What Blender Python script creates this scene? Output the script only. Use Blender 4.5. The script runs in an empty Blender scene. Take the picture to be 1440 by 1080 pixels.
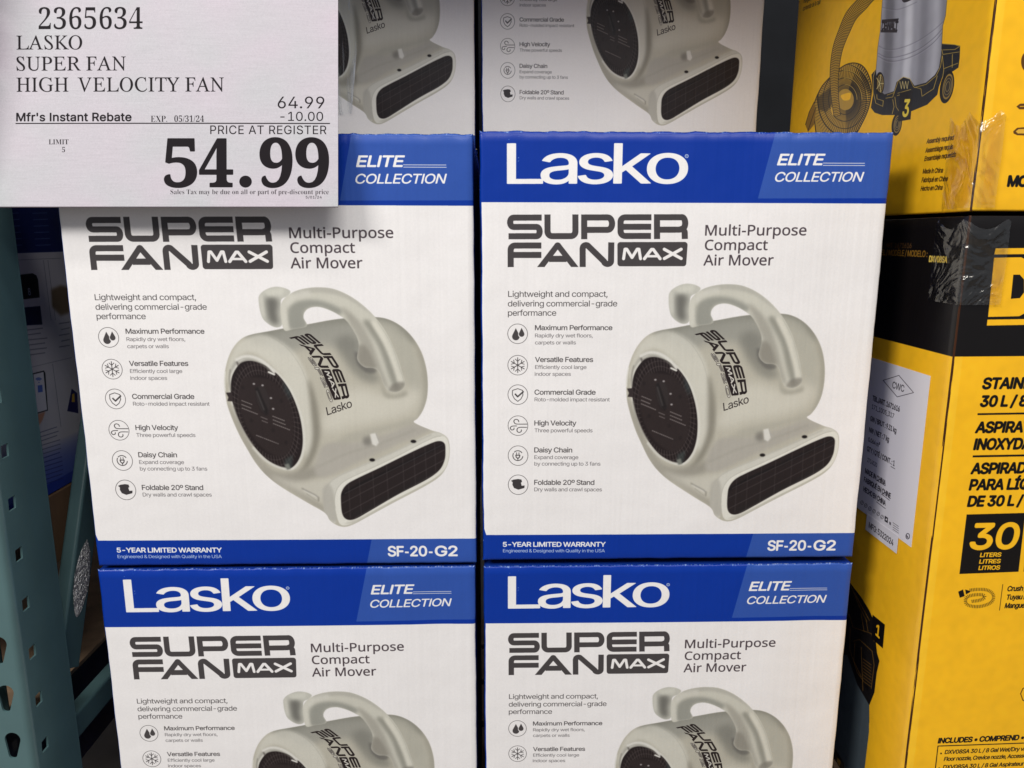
import bpy, math, random
import numpy as np
from mathutils import Vector, Matrix
random.seed(7); rng = np.random.RandomState(7)
S = bpy.context.scene
C = S.collection

# ---------------------------------------------------------------- camera
F_PX, PITCH, ROLL, YAW = 1040.0, 0.195, -0.001, -0.0227
CAM = np.array([0.015, -0.7757, 0.3562])
_f2 = np.array([-math.sin(YAW), math.cos(YAW), 0]); _r2 = np.array([math.cos(YAW), math.sin(YAW), 0])
FWD = _f2*math.cos(PITCH) + np.array([0, 0, -math.sin(PITCH)])
UP0 = _f2*math.sin(PITCH) + np.array([0, 0, math.cos(PITCH)])
RIGHT = _r2*math.cos(ROLL) - UP0*math.sin(ROLL)
UP = _r2*math.sin(ROLL) + UP0*math.cos(ROLL)
cd = bpy.data.cameras.new('camera'); cam = bpy.data.objects.new('camera', cd); C.objects.link(cam)
cd.sensor_width = 36; cd.lens = F_PX/1440*36; cd.clip_end = 100; cd.clip_start = 0.02
cam.matrix_world = Matrix(((RIGHT[0], UP[0], -FWD[0], CAM[0]), (RIGHT[1], UP[1], -FWD[1], CAM[1]), (RIGHT[2], UP[2], -FWD[2], CAM[2]), (0, 0, 0, 1)))
S.camera = cam

# ---------------------------------------------------------------- light: the hall's ceiling lamps
S.view_settings.view_transform = 'Standard'; S.view_settings.look = 'None'
S.view_settings.exposure = 0; S.view_settings.gamma = 1
wd = bpy.data.worlds.new('World'); S.world = wd; wd.use_nodes = True
bg = wd.node_tree.nodes['Background']; bg.inputs[0].default_value = (0.80, 0.86, 1.0, 1); bg.inputs[1].default_value = 0.30
def lamp(name, loc, target, sx, sy, power, col=(1, .97, .945)):
    l = bpy.data.lights.new(name, 'AREA'); l.shape = 'RECTANGLE'; l.size = sx; l.size_y = sy; l.energy = power; l.color = col
    o = bpy.data.objects.new(name, l); C.objects.link(o); o.location = loc
    o.rotation_euler = (Vector(target)-Vector(loc)).to_track_quat('-Z', 'Y').to_euler(); return o
lamp('ceiling_lamp', (-2.3, -2.0, 2.5), (0, 0, .2), 1.3, 0.7, 97)
lamp('ceiling_lamp', (0.7, -3.0, 2.9), (0, 0, .2), 2.4, 0.8, 75)
lamp('ceiling_lamp', (0.0, -1.3, 3.2), (0, -.1, .3), 2.6, 0.25, 30)

# ---------------------------------------------------------------- flat print: a small polygon rasteriser
_font = {}
def font(kind):
    if kind not in _font:
        f = None
        if kind in ('grotesk', 'humanist'):
            try:
                import os
                f = bpy.data.fonts.load(os.path.join(bpy.utils.system_resource('DATAFILES'), 'fonts', 'Inter.woff2' if kind == 'grotesk' else 'NotoSansMath-Regular.woff2'))
            except Exception:
                f = None
        _font[kind] = f
    return _font[kind]
_tc = bpy.data.curves.new('lettering_source', 'FONT'); _to = bpy.data.objects.new('lettering_source', _tc)
_default_font = _tc.font
_cache = {}
def _tris(s, kind, sp=1.0):
    """outline edges of a string, shape (N, 2 ends, 2)"""
    key = (s, kind, sp)
    if key not in _cache:
        _tc.font = font(kind) or _default_font; _tc.body = s; _tc.size = 1; _tc.space_character = sp; _tc.fill_mode = 'NONE'; _tc.resolution_u = 5
        me = bpy.data.meshes.new_from_object(_to)
        v = np.zeros(len(me.vertices)*3); me.vertices.foreach_get('co', v); v = v.reshape(-1, 3)[:, :2]
        e = np.zeros(len(me.edges)*2, int); me.edges.foreach_get('vertices', e); e = e.reshape(-1, 2)
        # follow each closed contour so that every edge keeps its outline's direction
        nxt = {}
        for p, q in e.tolist(): nxt.setdefault(p, []).append(q); nxt.setdefault(q, []).append(p)
        seen = set(); out = []
        for st in range(len(v)):
            if st in seen or st not in nxt: continue
            loop = [st]; seen.add(st)
            # vertices of one contour are consecutive and in drawing order
            k = st
            while k+1 in nxt and (k+1) in nxt[k] and (k+1) not in seen: k += 1; loop.append(k); seen.add(k)
            out += [(v[loop[i]], v[loop[(i+1) % len(loop)]]) for i in range(len(loop))]
        bpy.data.meshes.remove(me)
        _cache[key] = np.array(out) if out else np.zeros((0, 2, 2))
    return _cache[key]
def _mathbold(s):
    return ''.join(chr(0x1D400+ord(c)-65) if 'A' <= c <= 'Z' else chr(0x1D41A+ord(c)-97) if 'a' <= c <= 'z' else chr(0x1D7CE+ord(c)-48) if '0' <= c <= '9' else c for c in s)
def _mathit(s):
    return ''.join(chr(0x1D434+ord(c)-65) if 'A' <= c <= 'Z' else c for c in s)
def text_shape(s, kind='grotesk', prefix=None, sp=.93):
    """outline edges with the ink from x=0..1 (or the prefix spanning 0..1), baseline 0, cap height 1"""
    conv = {'serifbold': _mathbold, 'serifcap': _mathit, 'grotesk': lambda q: q.replace('I', '\u0399').replace('l', '\u0399')}.get(kind, lambda q: q)
    T = _tris(conv(s), kind, sp).copy()
    H = _tris(conv('H'), kind)[..., 1].max()
    if kind == 'serifcap':
        T[..., 0] -= T[..., 1]*0.272
        k = 0
        for ch in s:
            if ch == ' ': continue
            n = len(_tris(conv(ch), kind)); g = T[k:k+n]; k += n
            if ch in 'AV' and len(g):
                X = g[:, 0, 0]; Y = g[:, 0, 1]; hi = X[Y > Y.max()-.06*H]; lo = X[Y < Y.min()+.06*H]
                g[..., 0] -= ((hi.max()+hi.min())-(lo.max()+lo.min()))/2*(g[..., 1]/H)*.9
    x0 = T[..., 0].min(); x1 = T[..., 0].max()
    if prefix: x1 = _tris(conv(prefix), kind, sp)[..., 0].max()
    T[..., 0] = (T[..., 0]-x0)/(x1-x0); T[..., 1] /= H
    return T
def cov(P0, P1, w, h, SS=4):
    """coverage of oriented edges on a w x h grid (y down)"""
    acc = np.zeros((h*SS, w+2))
    y0 = P0[:, 1]*SS; y1 = P1[:, 1]*SS; x0 = P0[:, 0]; x1 = P1[:, 0]
    sg = np.where(y1 > y0, 1.0, -1.0)
    ya = np.minimum(y0, y1); yb = np.maximum(y0, y1)
    r0 = np.clip(np.ceil(ya-.5), 0, h*SS).astype(int); r1 = np.clip(np.ceil(yb-.5), 0, h*SS).astype(int)
    n = r1-r0; k = n > 0
    if not k.any(): return np.zeros((h, w))
    idx = np.repeat(np.nonzero(k)[0], n[k])
    off = np.arange(len(idx)) - np.repeat(np.cumsum(n[k])-n[k], n[k])
    rows = r0[idx]+off
    t = (rows+.5-y0[idx])/(y1[idx]-y0[idx])
    x = np.clip(x0[idx]+t*(x1[idx]-x0[idx]), 0, w)
    ix = np.floor(x).astype(int); fr = x-ix
    s = sg[idx]
    flat = acc.ravel()
    flat += np.bincount(rows*(w+2)+ix, s*(1-fr), minlength=flat.size)
    flat += np.bincount(rows*(w+2)+ix+1, s*fr, minlength=flat.size)
    a = np.clip(np.abs(np.cumsum(flat.reshape(h*SS, w+2), 1)), 0, 1)[:, :w]
    return a.reshape(h, SS, w).mean(1)
def edges_of(polys):
    P0 = []; P1 = []
    for p in polys:
        p = np.asarray(p, float); q = np.roll(p, -1, 0)
        if ((p[:, 0]*q[:, 1]-q[:, 0]*p[:, 1]).sum()) < 0: p = p[::-1]; q = np.roll(p, -1, 0)
        P0.append(p); P1.append(q)
    return np.concatenate(P0), np.concatenate(P1)
def blur1(a, s):
    if s <= 0: return a
    for _ in range(3):
        r = max(1, int(round(s)))
        for ax in (0, 1):
            pad = [(0, 0), (0, 0)]; pad[ax] = (r+1, r)
            c = np.cumsum(np.pad(a, pad, mode='edge'), ax)
            a = (c[2*r+1:, :]-c[:-2*r-1, :] if ax == 0 else c[:, 2*r+1:]-c[:, :-2*r-1])/(2*r+1)
    return a
class Print:
    def __init__(s, w, h, col, M=None):
        s.w, s.h = w, h; s.a = np.empty((h, w, 3), np.float32); s.a[:] = np.array(col)/255.; s.M = M or (lambda p: p)
    def mask(s, polys, mapped=True, blur=0, grow=0):
        P0, P1 = edges_of([s.M(np.asarray(p, float)) if mapped else p for p in polys])
        return s._mask(P0, P1, blur, grow)
    def _mask(s, P0, P1, blur=0, grow=0):
        gx, gy = grow if isinstance(grow, tuple) else (grow, grow)
        pad = int(3*blur+max(abs(gx), abs(gy))+3)
        x0 = max(0, int(min(P0[:, 0].min(), P1[:, 0].min()))-pad); x1 = min(s.w, int(max(P0[:, 0].max(), P1[:, 0].max()))+pad+1)
        y0 = max(0, int(min(P0[:, 1].min(), P1[:, 1].min()))-pad); y1 = min(s.h, int(max(P0[:, 1].max(), P1[:, 1].max()))+pad+1)
        if x1 <= x0 or y1 <= y0: return None
        o = np.array([x0, y0])
        if gx or gy:
            m = None
            for k in range(8):
                d = np.array([math.cos(k*math.pi/4)*abs(gx), math.sin(k*math.pi/4)*abs(gy)])
                c = cov(P0-o+d, P1-o+d, x1-x0, y1-y0)
                m = c if m is None else (np.maximum(m, c) if gx > 0 else np.minimum(m, c))
        else: m = cov(P0-o, P1-o, x1-x0, y1-y0)
        if blur: m = blur1(m, blur)
        return (x0, y0, x1, y1, m)
    def put(s, mk, col, alpha=1, clip=None):
        if mk is None: return
        x0, y0, x1, y1, m = mk; m = m*alpha
        if clip is not None: m = m*clip[y0:y1, x0:x1]
        r = s.a[y0:y1, x0:x1]; r += (np.array(col, np.float32)/255.-r)*m[..., None].astype(np.float32)
    def full(s, mk):
        f = np.zeros((s.h, s.w), np.float32); x0, y0, x1, y1, m = mk; f[y0:y1, x0:x1] = m; return f
    def poly(s, pts, col, alpha=1, blur=0, clip=None, smooth=False, mapped=True):
        if smooth: pts = spline(pts, True)
        s.put(s.mask([pts], mapped, blur), col, alpha, clip)
    def line(s, pts, wd, col, alpha=1, blur=0, clip=None, smooth=False, caps=True):
        if smooth: pts = spline(pts, False)
        s.put(s.mask(stroke(pts, wd, caps), True, blur), col, alpha, clip)
    def text(s, st, x0, x1, base, cap, col, kind='grotesk', prefix=None, grow=0, shear=0, alpha=1, slope=0, sp=.93, level=False):
        """ink from x0 to x1 on the baseline, cap height cap, all in photo pixels of this surface"""
        T = text_shape(st, kind, prefix, sp)
        A = s.M(np.array([[x0, base]], float))[0]; B = s.M(np.array([[x1, base+slope*(x1-x0)]], float))[0]; D = s.M(np.array([[x0, base-cap]], float))[0]
        hh = abs(A[1]-D[1])
        X = A[0]+T[..., 0]*(B[0]-A[0]) + shear*T[..., 1]*hh*np.sign(B[0]-A[0]); Y = A[1]+T[..., 0]*(0 if level else B[1]-A[1]) - T[..., 1]*hh
        s.tri(np.stack([X, Y], -1), col, grow, alpha)
    def tri(s, Q, col, grow=0, alpha=1, clip=None):
        s.put(s._mask(Q[:, 0], Q[:, 1], 0, grow), col, alpha, clip)
    def image(s, name, crop=None):
        A_ = s.a if crop is None else s.a[crop[1]:crop[3], crop[0]:crop[2]]
        h, w = A_.shape[:2]; im = bpy.data.images.new(name, w, h)
        px = np.ones((h, w, 4), np.float32); px[..., :3] = np.clip(A_[::-1], 0, 1)
        im.pixels.foreach_set(px.ravel()); im.update(); im.pack(); return im
def spline(pts, closed=True, n=8):
    p = np.asarray(pts, float); N = len(p); out = []
    for i in range(N if closed else N-1):
        g = (lambda k: p[k % N]) if closed else (lambda k: p[min(max(k, 0), N-1)])
        a, b, c, d = g(i-1), g(i), g(i+1), g(i+2)
        for t in np.arange(n)/n:
            out.append(.5*((2*b)+(c-a)*t+(2*a-5*b+4*c-d)*t*t+(3*b-a-3*c+d)*t**3))
    if not closed: out.append(p[-1])
    return np.array(out)
def stroke(pts, w, caps=True):
    p = np.asarray(pts, float); out = []
    for a, b in zip(p[:-1], p[1:]):
        d = b-a; L = math.hypot(*d)
        if L < 1e-9: continue
        n = np.array([-d[1], d[0]])/L*w/2
        out.append([a+n, b+n, b-n, a-n])
    for q in (p if caps else p[1:-1]):
        out.append([q+np.array([math.cos(t), math.sin(t)])*w/2 for t in np.arange(12)*math.pi/6])
    return out
def ellipse(cx, cy, rx, ry, rot=0, n=40):
    t = np.arange(n)*2*math.pi/n; x = rx*np.cos(t); y = ry*np.sin(t); c, s_ = math.cos(rot), math.sin(rot)
    return np.stack([cx+x*c-y*s_, cy+x*s_+y*c], 1)
def homog(src, dst):
    A = []
    for (x, y), (u, v) in zip(src, dst):
        A.append([x, y, 1, 0, 0, 0, -u*x, -u*y, -u]); A.append([0, 0, 0, x, y, 1, -v*x, -v*y, -v])
    Hm = np.linalg.svd(np.array(A))[2][-1].reshape(3, 3)
    def M(p):
        p = np.asarray(p, float); q = np.concatenate([p, np.ones((len(p), 1))], 1) @ Hm.T
        return q[:, :2]/q[:, 2:]
    return M
def ray(px, py):
    d = FWD + RIGHT*(px-720)/F_PX - UP*(py-540)/F_PX
    return d
def at_y(px, py, y): d = ray(px, py); return CAM+d*(y-CAM[1])/d[1]
def at_x(px, py, x): d = ray(px, py); return CAM+d*(x-CAM[0])/d[0]

# ---- the wide technical lettering of the fan's name, in its own 1283 x 408 grid
def _arc(cx, cy, rx, ry, a0, a1, n=8):
    return [(cx+rx*math.cos(math.radians(a0+(a1-a0)*i/n)), cy+ry*math.sin(math.radians(a0+(a1-a0)*i/n))) for i in range(n+1)]
def fan_name():
    g = []
    def st(p, w=41): g.extend(stroke(p, w, False))
    st([(296, 73), (105, 73)]+_arc(105, 104.5, 22, 31.5, -90, -270)+[(262, 136)]+_arc(262, 167.5, 20, 31.5, -90, 90)+[(72, 199)])
    st([(335, 52), (335, 165)]+_arc(366, 167, 31, 32, 180, 90)+_arc(492, 167, 31, 32, 90, 0)+[(523, 52)])
    st([(562, 73), (742, 73)]+_arc(742, 115, 28, 42, -90, 90)+[(600, 157)]); st([(582, 90), (582, 220)])
    st([(1035, 73), (858, 73)]+_arc(858, 103, 31, 30, -90, -180)+_arc(858, 169, 31, 30, 180, 90)+[(1031, 199)]); st([(845, 137), (1033, 137)])
    st([(1052, 73), (1240, 73)]+_arc(1240, 112, 22, 40, -90, 60)+[(1225, 157), (1090, 157)]); st([(1072, 90), (1072, 220)]); st([(1245, 150), (1258, 172), (1259, 220)])
    st([(293, 262), (115, 262)]+_arc(115, 291, 29, 29, -90, -180)+[(86, 408)]); st([(100, 326), (293, 326)])
    g.append([(264, 408), (314, 408), (421, 266), (386, 249)]); g.append([(543, 408), (493, 408), (385, 266), (420, 249)]); g.append([(403+23*math.cos(t), 263+22*math.sin(t)) for t in np.linspace(0, 2*math.pi, 20)[:-1]]); st([(345, 353), (462, 353)], 42)
    st([(571, 408), (571, 284)]+_arc(594, 280, 22, 20, 180, 300)+[(716, 372)]+_arc(738, 368, 24, 20, 150, 10)+[(764, 242)])
    box = [(x, y) for x, y in _arc(825, 260, 20, 20, 180, 270)+_arc(1257, 260, 20, 20, -90, 0)+_arc(1249, 384, 19, 20, 0, 90)+_arc(825, 384, 20, 20, 90, 180)]
    m = []
    def s2(p, w=21): m.extend(stroke(p, w, True))
    s2([(846, 353), (856, 288), (868, 288), (903, 345), (938, 288), (950, 288), (960, 353)], 20)
    s2([(986, 353), (1034, 290), (1046, 290), (1092, 353)]); s2([(1008, 336), (1072, 336)], 16)
    s2([(1120, 289), (1234, 352)]); s2([(1234, 289), (1120, 352)])
    return g, box, m
G_NAME, G_BOX, G_MAX = fan_name()
def put_fan_name(P, f, dark, light, clip=None):
    """f maps grid points (N,2) to the surface's photo pixels"""
    P.put(P.mask([f(np.array(p, float)) for p in G_NAME]), dark, 1, clip)
    P.put(P.mask([f(np.array(G_BOX, float))]), dark, 1, clip)
    P.put(P.mask([f(np.array(p, float)) for p in G_MAX]), light, 1, clip)

# ---------------------------------------------------------------- the printed face of the air mover carton
W, H = 0.42, 0.4621
TW, TH = 1500, 1650
WHITE = (236, 233, 230); INK = (72, 68, 68)
def carton_print():
    M = homog([(675, 182), (1257, 186), (1199, 787), (677, 791)], [(0, 0), (TW, 0), (TW, TH), (0, TH)])
    P = Print(TW, TH, WHITE, M)
    DB = (0, 50, 150); LB = (46, 82, 164)
    P.poly([(0, 0), (TW, 0), (TW, 252), (0, 250)], DB, mapped=False)
    P.poly([(1096, 165), (1300, 165), (1300, 279), (1065, 279)], LB)
    P.poly([(0, 250), (TW, 252), (TW, 300), (0, 300)], WHITE, mapped=False)
    P.poly([(0, 1540), (TW, 1544), (TW, TH), (0, TH)], DB, mapped=False)
    P.poly([(1059.5, 747.6), (1250, 747.6), (1250, 800), (1044, 800)], LB)
    P.poly([(0, 1480), (TW, 1480), (TW, 1544), (0, 1540)], WHITE, mapped=False)
    # blue runs over the left edge
    P.poly([(0, 0), (6, 0), (6, 270)]+[(5, 285), (5, 1515), (14, 1541), (0, 1545)], DB, mapped=False)
    w = (240, 237, 233)
    P.text('Lasko', 714.2, 965.2, 257.2, 56.6, w, grow=(3.2, 1.0), sp=.86)
    P.put(P.mask([ellipse(965.5, 219, 2.6, 2.6)]), w); P.put(P.mask([ellipse(965.5, 219, 1.9, 1.9)]), DB); P.text('R', 964.5, 966.6, 220.3, 2.6, w)
    P.text('ELITE', 1092.5, 1155, 231.8, 15.2, w, grow=1.6, shear=.27)
    P.line([(1157, 229.3), (1215.4, 229.6)], .85, w); P.line([(1157, 232.5), (1215.4, 232.8)], .85, w)
    P.text('COLLECTION', 1087.7, 1210.5, 255.2, 13.2, w, grow=.7, shear=.27)
    put_fan_name(P, lambda p: np.stack([700+p[:, 0]/4.8, 290+p[:, 1]/4.8], 1), (70, 66, 66), w)
    d = (78, 68, 72)
    P.text('Multi-Purpose', 990.8, 1132.5, 331, 14.6, d, 'humanist', grow=.7, sp=1)
    P.text('Compact', 990.2, 1078, 351.6, 14.3, d, 'humanist', grow=.7, sp=1)
    P.text('Air Mover', 988.2, 1086, 373.1, 14.6, d, 'humanist', grow=.7, sp=1)
    P.text('Lightweight and compact,', 714.2, 853.7, 417.1, 8.3, INK)
    P.text('delivering commercial-grade', 713.8, 867, 430.6, 8.3, INK)
    P.text('performance', 713.8, 781.6, 443.7, 8.3, INK)
    L = [('Maximum Performance', 751.8, 860.1, 464, 1), ('Rapidly dry wet floors,', 751.7, 832.6, 474.3, 0), ('carpets or walls', 751.7, 809, 484.2, 0),
         ('Versatile Features', 751.7, 833, 509, 1), ('Efficiently cool large', 751.7, 823.7, 518.9, 0), ('indoor spaces', 751, 801.8, 528.6, 0),
         ('Commercial Grade', 750.8, 836.3, 555.2, 1), ('Roto-molded impact resistant', 750.8, 856.3, 564.7, 0),
         ('High Velocity', 750.5, 809.2, 598.8, 1), ('Three powerful speeds', 750.5, 832, 608.5, 0),
         ('Daisy Chain', 750.2, 803.3, 637, 1), ('Expand coverage', 750.2, 812, 646.5, 0), ('by connecting up to 3 fans', 750.2, 843, 655.7, 0),
         ('Foldable 20º Stand', 750, 834.3, 683, 1), ('Dry walls and crawl spaces', 750, 845, 692.2, 0)]
    for t, a, b, y, big in L: P.text(t, a, b, y, 6.9 if big else 5.3, INK if big else (104, 100, 101), grow=.35 if big else 0)
    def ring(cx, cy, r): P.line([tuple(q) for q in np.concatenate([ellipse(cx, cy, r, r), ellipse(cx, cy, r, r)[:1]])], .65, INK)
    ys = (469.2, 513.6, 555.3, 599.2, 641.7, 683)
    for y in ys: ring(727.3, y, 13.9)
    def drop(cx, cy, r, h): return [(cx, cy-h)]+[(cx+r*math.cos(a), cy+r*math.sin(a)) for a in np.linspace(-.45, math.pi+.45, 14)]
    P.poly(drop(724.8, 473.2, 5.3, 12), INK); P.poly(drop(732.9, 470, 4.9, 10.6), WHITE); P.poly(drop(732.9, 469.6, 3.9, 8.8), INK)
    for k in range(6):
        a = math.radians(90+60*k); u = np.array([math.cos(a), math.sin(a)]); c = np.array([727.3, 513.6]); v = np.array([-u[1], u[0]])
        P.line([c, c+u*10.5], 1.1, INK)
        for s_ in (1, -1): P.line([c+u*5.4, c+u*8.6+v*s_*3.4], .95, INK)
    sh = [(727.2, 546.8), (734, 549.3), (734.4, 556), (731.5, 561.5), (727.2, 564.8), (722.5, 561.2), (719.6, 555.5), (719.8, 549.3)]
    P.line(sh+sh[:1], 1.0, INK); P.line([(723.2, 554), (727, 558.2), (735.5, 550.6)], 2.1, INK, caps=False)
    P.line([(740, 597), (727, 597), (723, 596), (721.6, 592.5), (724, 590.3), (727.4, 591.2), (728.6, 593.8)], 1.05, INK, smooth=True)
    P.line([(739.5, 601.6), (730, 601.6), (726.4, 603.5), (726.2, 607.2), (729, 608.8), (731.8, 607.4), (732, 605)], 1.05, INK, smooth=True)
    P.line([(725.5, 599.6), (719, 600), (716.4, 602.4), (718.2, 605.2), (721.3, 604.6), (721.8, 602.4)], 1.05, INK, smooth=True)
    P.line(ellipse(727, 641.7, 7, 7)[1:24], 1.1, INK); P.line(ellipse(727, 641.7, 7, 7)[25:37], 1.1, INK)
    P.poly([(723.3, 640.5), (730.6, 640.5), (730, 644), (727.6, 646.4), (726.4, 646.4), (724, 644)], INK); P.poly([(724.9, 641.8), (729, 641.8), (728.6, 643.6), (727, 644.8), (725.4, 643.6)], WHITE)
    P.line([(725.3, 641), (725.3, 637.6)], 1, INK); P.line([(728.6, 641), (728.6, 637.6)], 1, INK); P.line([(727, 646), (727, 648.8)], 1, INK)
    P.poly([(717.2, 677.4), (720.5, 675.8), (727, 674.8), (732, 675.6), (732.8, 679), (731.2, 680), (732.2, 684.4), (736.5, 684), (736, 687.6), (727.5, 690), (721.5, 687.6), (719.2, 683), (719.6, 679.4)], (60, 56, 57))
    P.text('5-YEAR LIMITED WARRANTY', 705.6, 850, 770.9, 6.4, w, grow=1.0); P.text('Engineered & Designed with Quality in the USA', 705.6, 849, 779, 4.5, (200, 208, 226), grow=.1)
    P.text('SF', 1078.3, 1099.3, 776.6, 13.7, w, grow=1.9); P.text('20', 1109, 1131.3, 776.5, 13.7, w, grow=1.9); P.text('G2', 1143, 1173.2, 776.4, 13.7, w, grow=1.9)
    for x in (1101.7, 1134.6): P.poly([(x, 770.2), (x+5.2, 770.2), (x+5.2, 772.6), (x, 772.6)], w)
    paint_fan(P)
    # wear along the folds: print rubbed to white board, and top-edge glints painted white
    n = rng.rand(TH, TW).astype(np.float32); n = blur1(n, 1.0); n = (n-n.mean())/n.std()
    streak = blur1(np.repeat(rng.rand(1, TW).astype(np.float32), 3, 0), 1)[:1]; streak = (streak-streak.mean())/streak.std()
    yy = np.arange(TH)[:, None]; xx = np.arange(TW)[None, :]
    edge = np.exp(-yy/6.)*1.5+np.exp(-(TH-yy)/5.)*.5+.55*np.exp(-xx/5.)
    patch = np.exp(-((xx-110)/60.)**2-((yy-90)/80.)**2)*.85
    wear_glint = np.clip((n*.55+streak*.35+edge*2.3+patch*1.6-2.55)*1.2, 0, .7)
    wear_glint[(xx+yy*0) < -1] = 0
    P.a += (np.array([.82, .84, .9], np.float32)-P.a)*wear_glint[..., None]*.8
    P.a *= (1+0.004*n)[..., None]
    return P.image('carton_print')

def paint_fan(P):
    K = 2.918
    base = P.M
    P.M = lambda p: base(np.stack([860+np.asarray(p, float)[:, 0]/K, 380+np.asarray(p, float)[:, 1]/K], 1))
    
    body = [(57, 470), (60, 430), (72, 378), (92, 330), (118, 292), (150, 264), (190, 249), (260, 236), (330, 223), (420, 208), (520, 190), (600, 182), (690, 180), (742, 190), (790, 219), (830, 265), (857, 320), (870, 385), (870, 450), (860, 510), (840, 558), (815, 592), (797, 606), (815, 620), (862, 641), (903, 655), (926, 676), (930, 712), (922, 760), (902, 803), (868, 838), (800, 878), (700, 928), (600, 980), (520, 1022), (480, 1036), (448, 1031), (420, 1010), (402, 978), (330, 932), (240, 872), (188, 826), (150, 776), (120, 715), (96, 660), (76, 600), (62, 545), (58, 510)]
    handle = [(322, 232), (314, 180), (318, 130), (340, 98), (380, 74), (430, 61), (485, 58), (540, 66), (600, 95), (655, 140), (700, 195), (735, 262), (760, 340), (774, 410), (780, 452), (766, 474), (738, 486), (708, 478), (694, 452), (682, 405), (662, 386), (625, 382), (600, 350), (612, 300), (606, 255), (578, 200), (548, 172), (510, 150), (468, 137), (432, 141), (410, 158), (403, 182), (412, 215), (360, 226)]
    knob = [(236, 90), (262, 68), (300, 55), (340, 60), (362, 74), (350, 92), (322, 108), (318, 150), (316, 205), (298, 220), (272, 214), (244, 190), (234, 160), (231, 120)]
    B = (184, 180, 164)
    soft = .62
    # knob behind the handle
    km = P.full(P.mask([spline(knob)], blur=1)); P.put(P.mask([spline(knob)], blur=1), (191, 190, 178))
    P.poly([(258, 100), (290, 95), (312, 110), (300, 160), (304, 206), (282, 212), (262, 190), (258, 140)], (112, 111, 104), 1, 9, km)
    P.poly([(236, 95), (248, 84), (250, 180), (238, 170)], (207, 205, 193), .8, 4, km); P.poly([(255, 70), (340, 58), (330, 90), (270, 92)], (205, 204, 191), .9, 5, km)
    hm_body = P.full(P.mask([spline(body)], blur=1))
    P.put(P.mask([spline(body)], blur=1), B)
    c = hm_body
    def sh(p, col, a=1, b=12): P.poly(p, col, a, b*soft, c, smooth=len(p) > 4)
    # barrel
    sh([(190, 225), (500, 170), (700, 150), (820, 220), (840, 290), (780, 260), (700, 215), (560, 225), (360, 262), (200, 285)], (128, 127, 116), .95, 18)
    sh([(250, 250), (560, 195), (650, 260), (620, 380), (520, 300), (400, 300), (300, 330)], (152, 151, 141), .9, 22)
    sh([(660, 190), (760, 205), (820, 280), (845, 400), (830, 500), (780, 430), (740, 280)], (177, 175, 161), .8, 16)
    sh([(790, 210), (870, 330), (885, 450), (850, 560), (810, 610), (845, 500), (852, 400), (835, 300)], (156, 153, 139), .7, 9)
    sh([(560, 470), (700, 500), (820, 470), (820, 540), (720, 590), (560, 620), (450, 650), (430, 600)], (215, 212, 198), .6, 28)
    sh([(520, 280), (575, 250), (615, 290), (600, 330), (660, 395), (680, 440), (620, 440), (560, 380)], (124, 123, 114), .7, 20)
    sh([(596, 318), (640, 372), (672, 392), (660, 408), (625, 402), (596, 366)], (98, 96, 91), .7, 7)
    sh([(685, 430), (700, 482), (735, 495), (780, 480), (780, 500), (730, 512), (690, 500)], (161, 158, 144), .8, 8)
    sh([(520, 660), (700, 620), (800, 590), (810, 615), (700, 640), (560, 690), (470, 720)], (172, 169, 155), .8, 12)
    # front rim and fillet
    sh([(70, 420), (110, 310), (170, 262), (240, 250), (330, 300), (380, 380), (400, 500), (400, 640), (360, 760), (330, 600), (300, 440), (200, 330), (120, 345), (80, 440)], (210, 208, 195), .75, 10)
    sh([(395, 430), (418, 520), (420, 640), (395, 730), (350, 800), (300, 830), (340, 780), (385, 680), (392, 560)], (138, 134, 121), 1, 12)
    sh([(150, 800), (260, 815), (340, 800), (430, 770), (440, 800), (330, 850), (220, 855)], (151, 147, 135), .95, 14)
    sh([(57, 520), (80, 620), (120, 730), (190, 830), (300, 905), (400, 975), (400, 950), (280, 860), (190, 780), (130, 680), (90, 580)], (161, 157, 144), .85, 9)
    sh([(200, 830), (320, 850), (420, 840), (460, 830), (420, 930), (330, 905)], (202, 199, 186), .6, 16)
    P.line([(245, 245), (320, 300), (370, 380), (395, 470)], 2, (161, 159, 146), .6, 1, c, smooth=True)
    # neck towards the outlet
    sh([(430, 700), (560, 690), (700, 650), (800, 615), (860, 640), (720, 700), (560, 770), (430, 830), (380, 810)], (172, 168, 157), 1, 9)
    P.line([(395, 790), (520, 735), (640, 700), (800, 640)], 5, (156, 153, 141), .8, 4, c, smooth=True)
    # outlet block
    sh([(430, 860), (480, 822), (700, 730), (860, 655), (905, 655), (925, 690), (700, 770), (500, 850), (455, 920), (440, 1020), (405, 985), (408, 900)], (202, 200, 188), 1, 4)
    P.line([(408, 985), (408, 910), (430, 862), (480, 825), (640, 758), (862, 660)], 3, (161, 158, 146), .7, 2, c, smooth=True)
    sh([(405, 880), (440, 870), (450, 1000), (420, 1010), (400, 970)], (174, 171, 160), .8, 6)
    lip = [(446, 960), (450, 910), (470, 870), (510, 840), (600, 800), (720, 745), (830, 690), (885, 668), (918, 672), (928, 705), (922, 755), (900, 803), (850, 842), (760, 890), (640, 950), (540, 1005), (485, 1030), (455, 1020)]
    P.poly(lip, (220, 218, 206), 1, 1, c, smooth=True)
    P.line(spline(lip)[:60], 2, (161, 159, 146), .7, 1, c)
    P.poly([(470, 1025), (540, 1000), (700, 922), (860, 842), (910, 795), (905, 810), (860, 845), (700, 930), (520, 1025)], (191, 188, 175), .8, 3, c)
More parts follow.
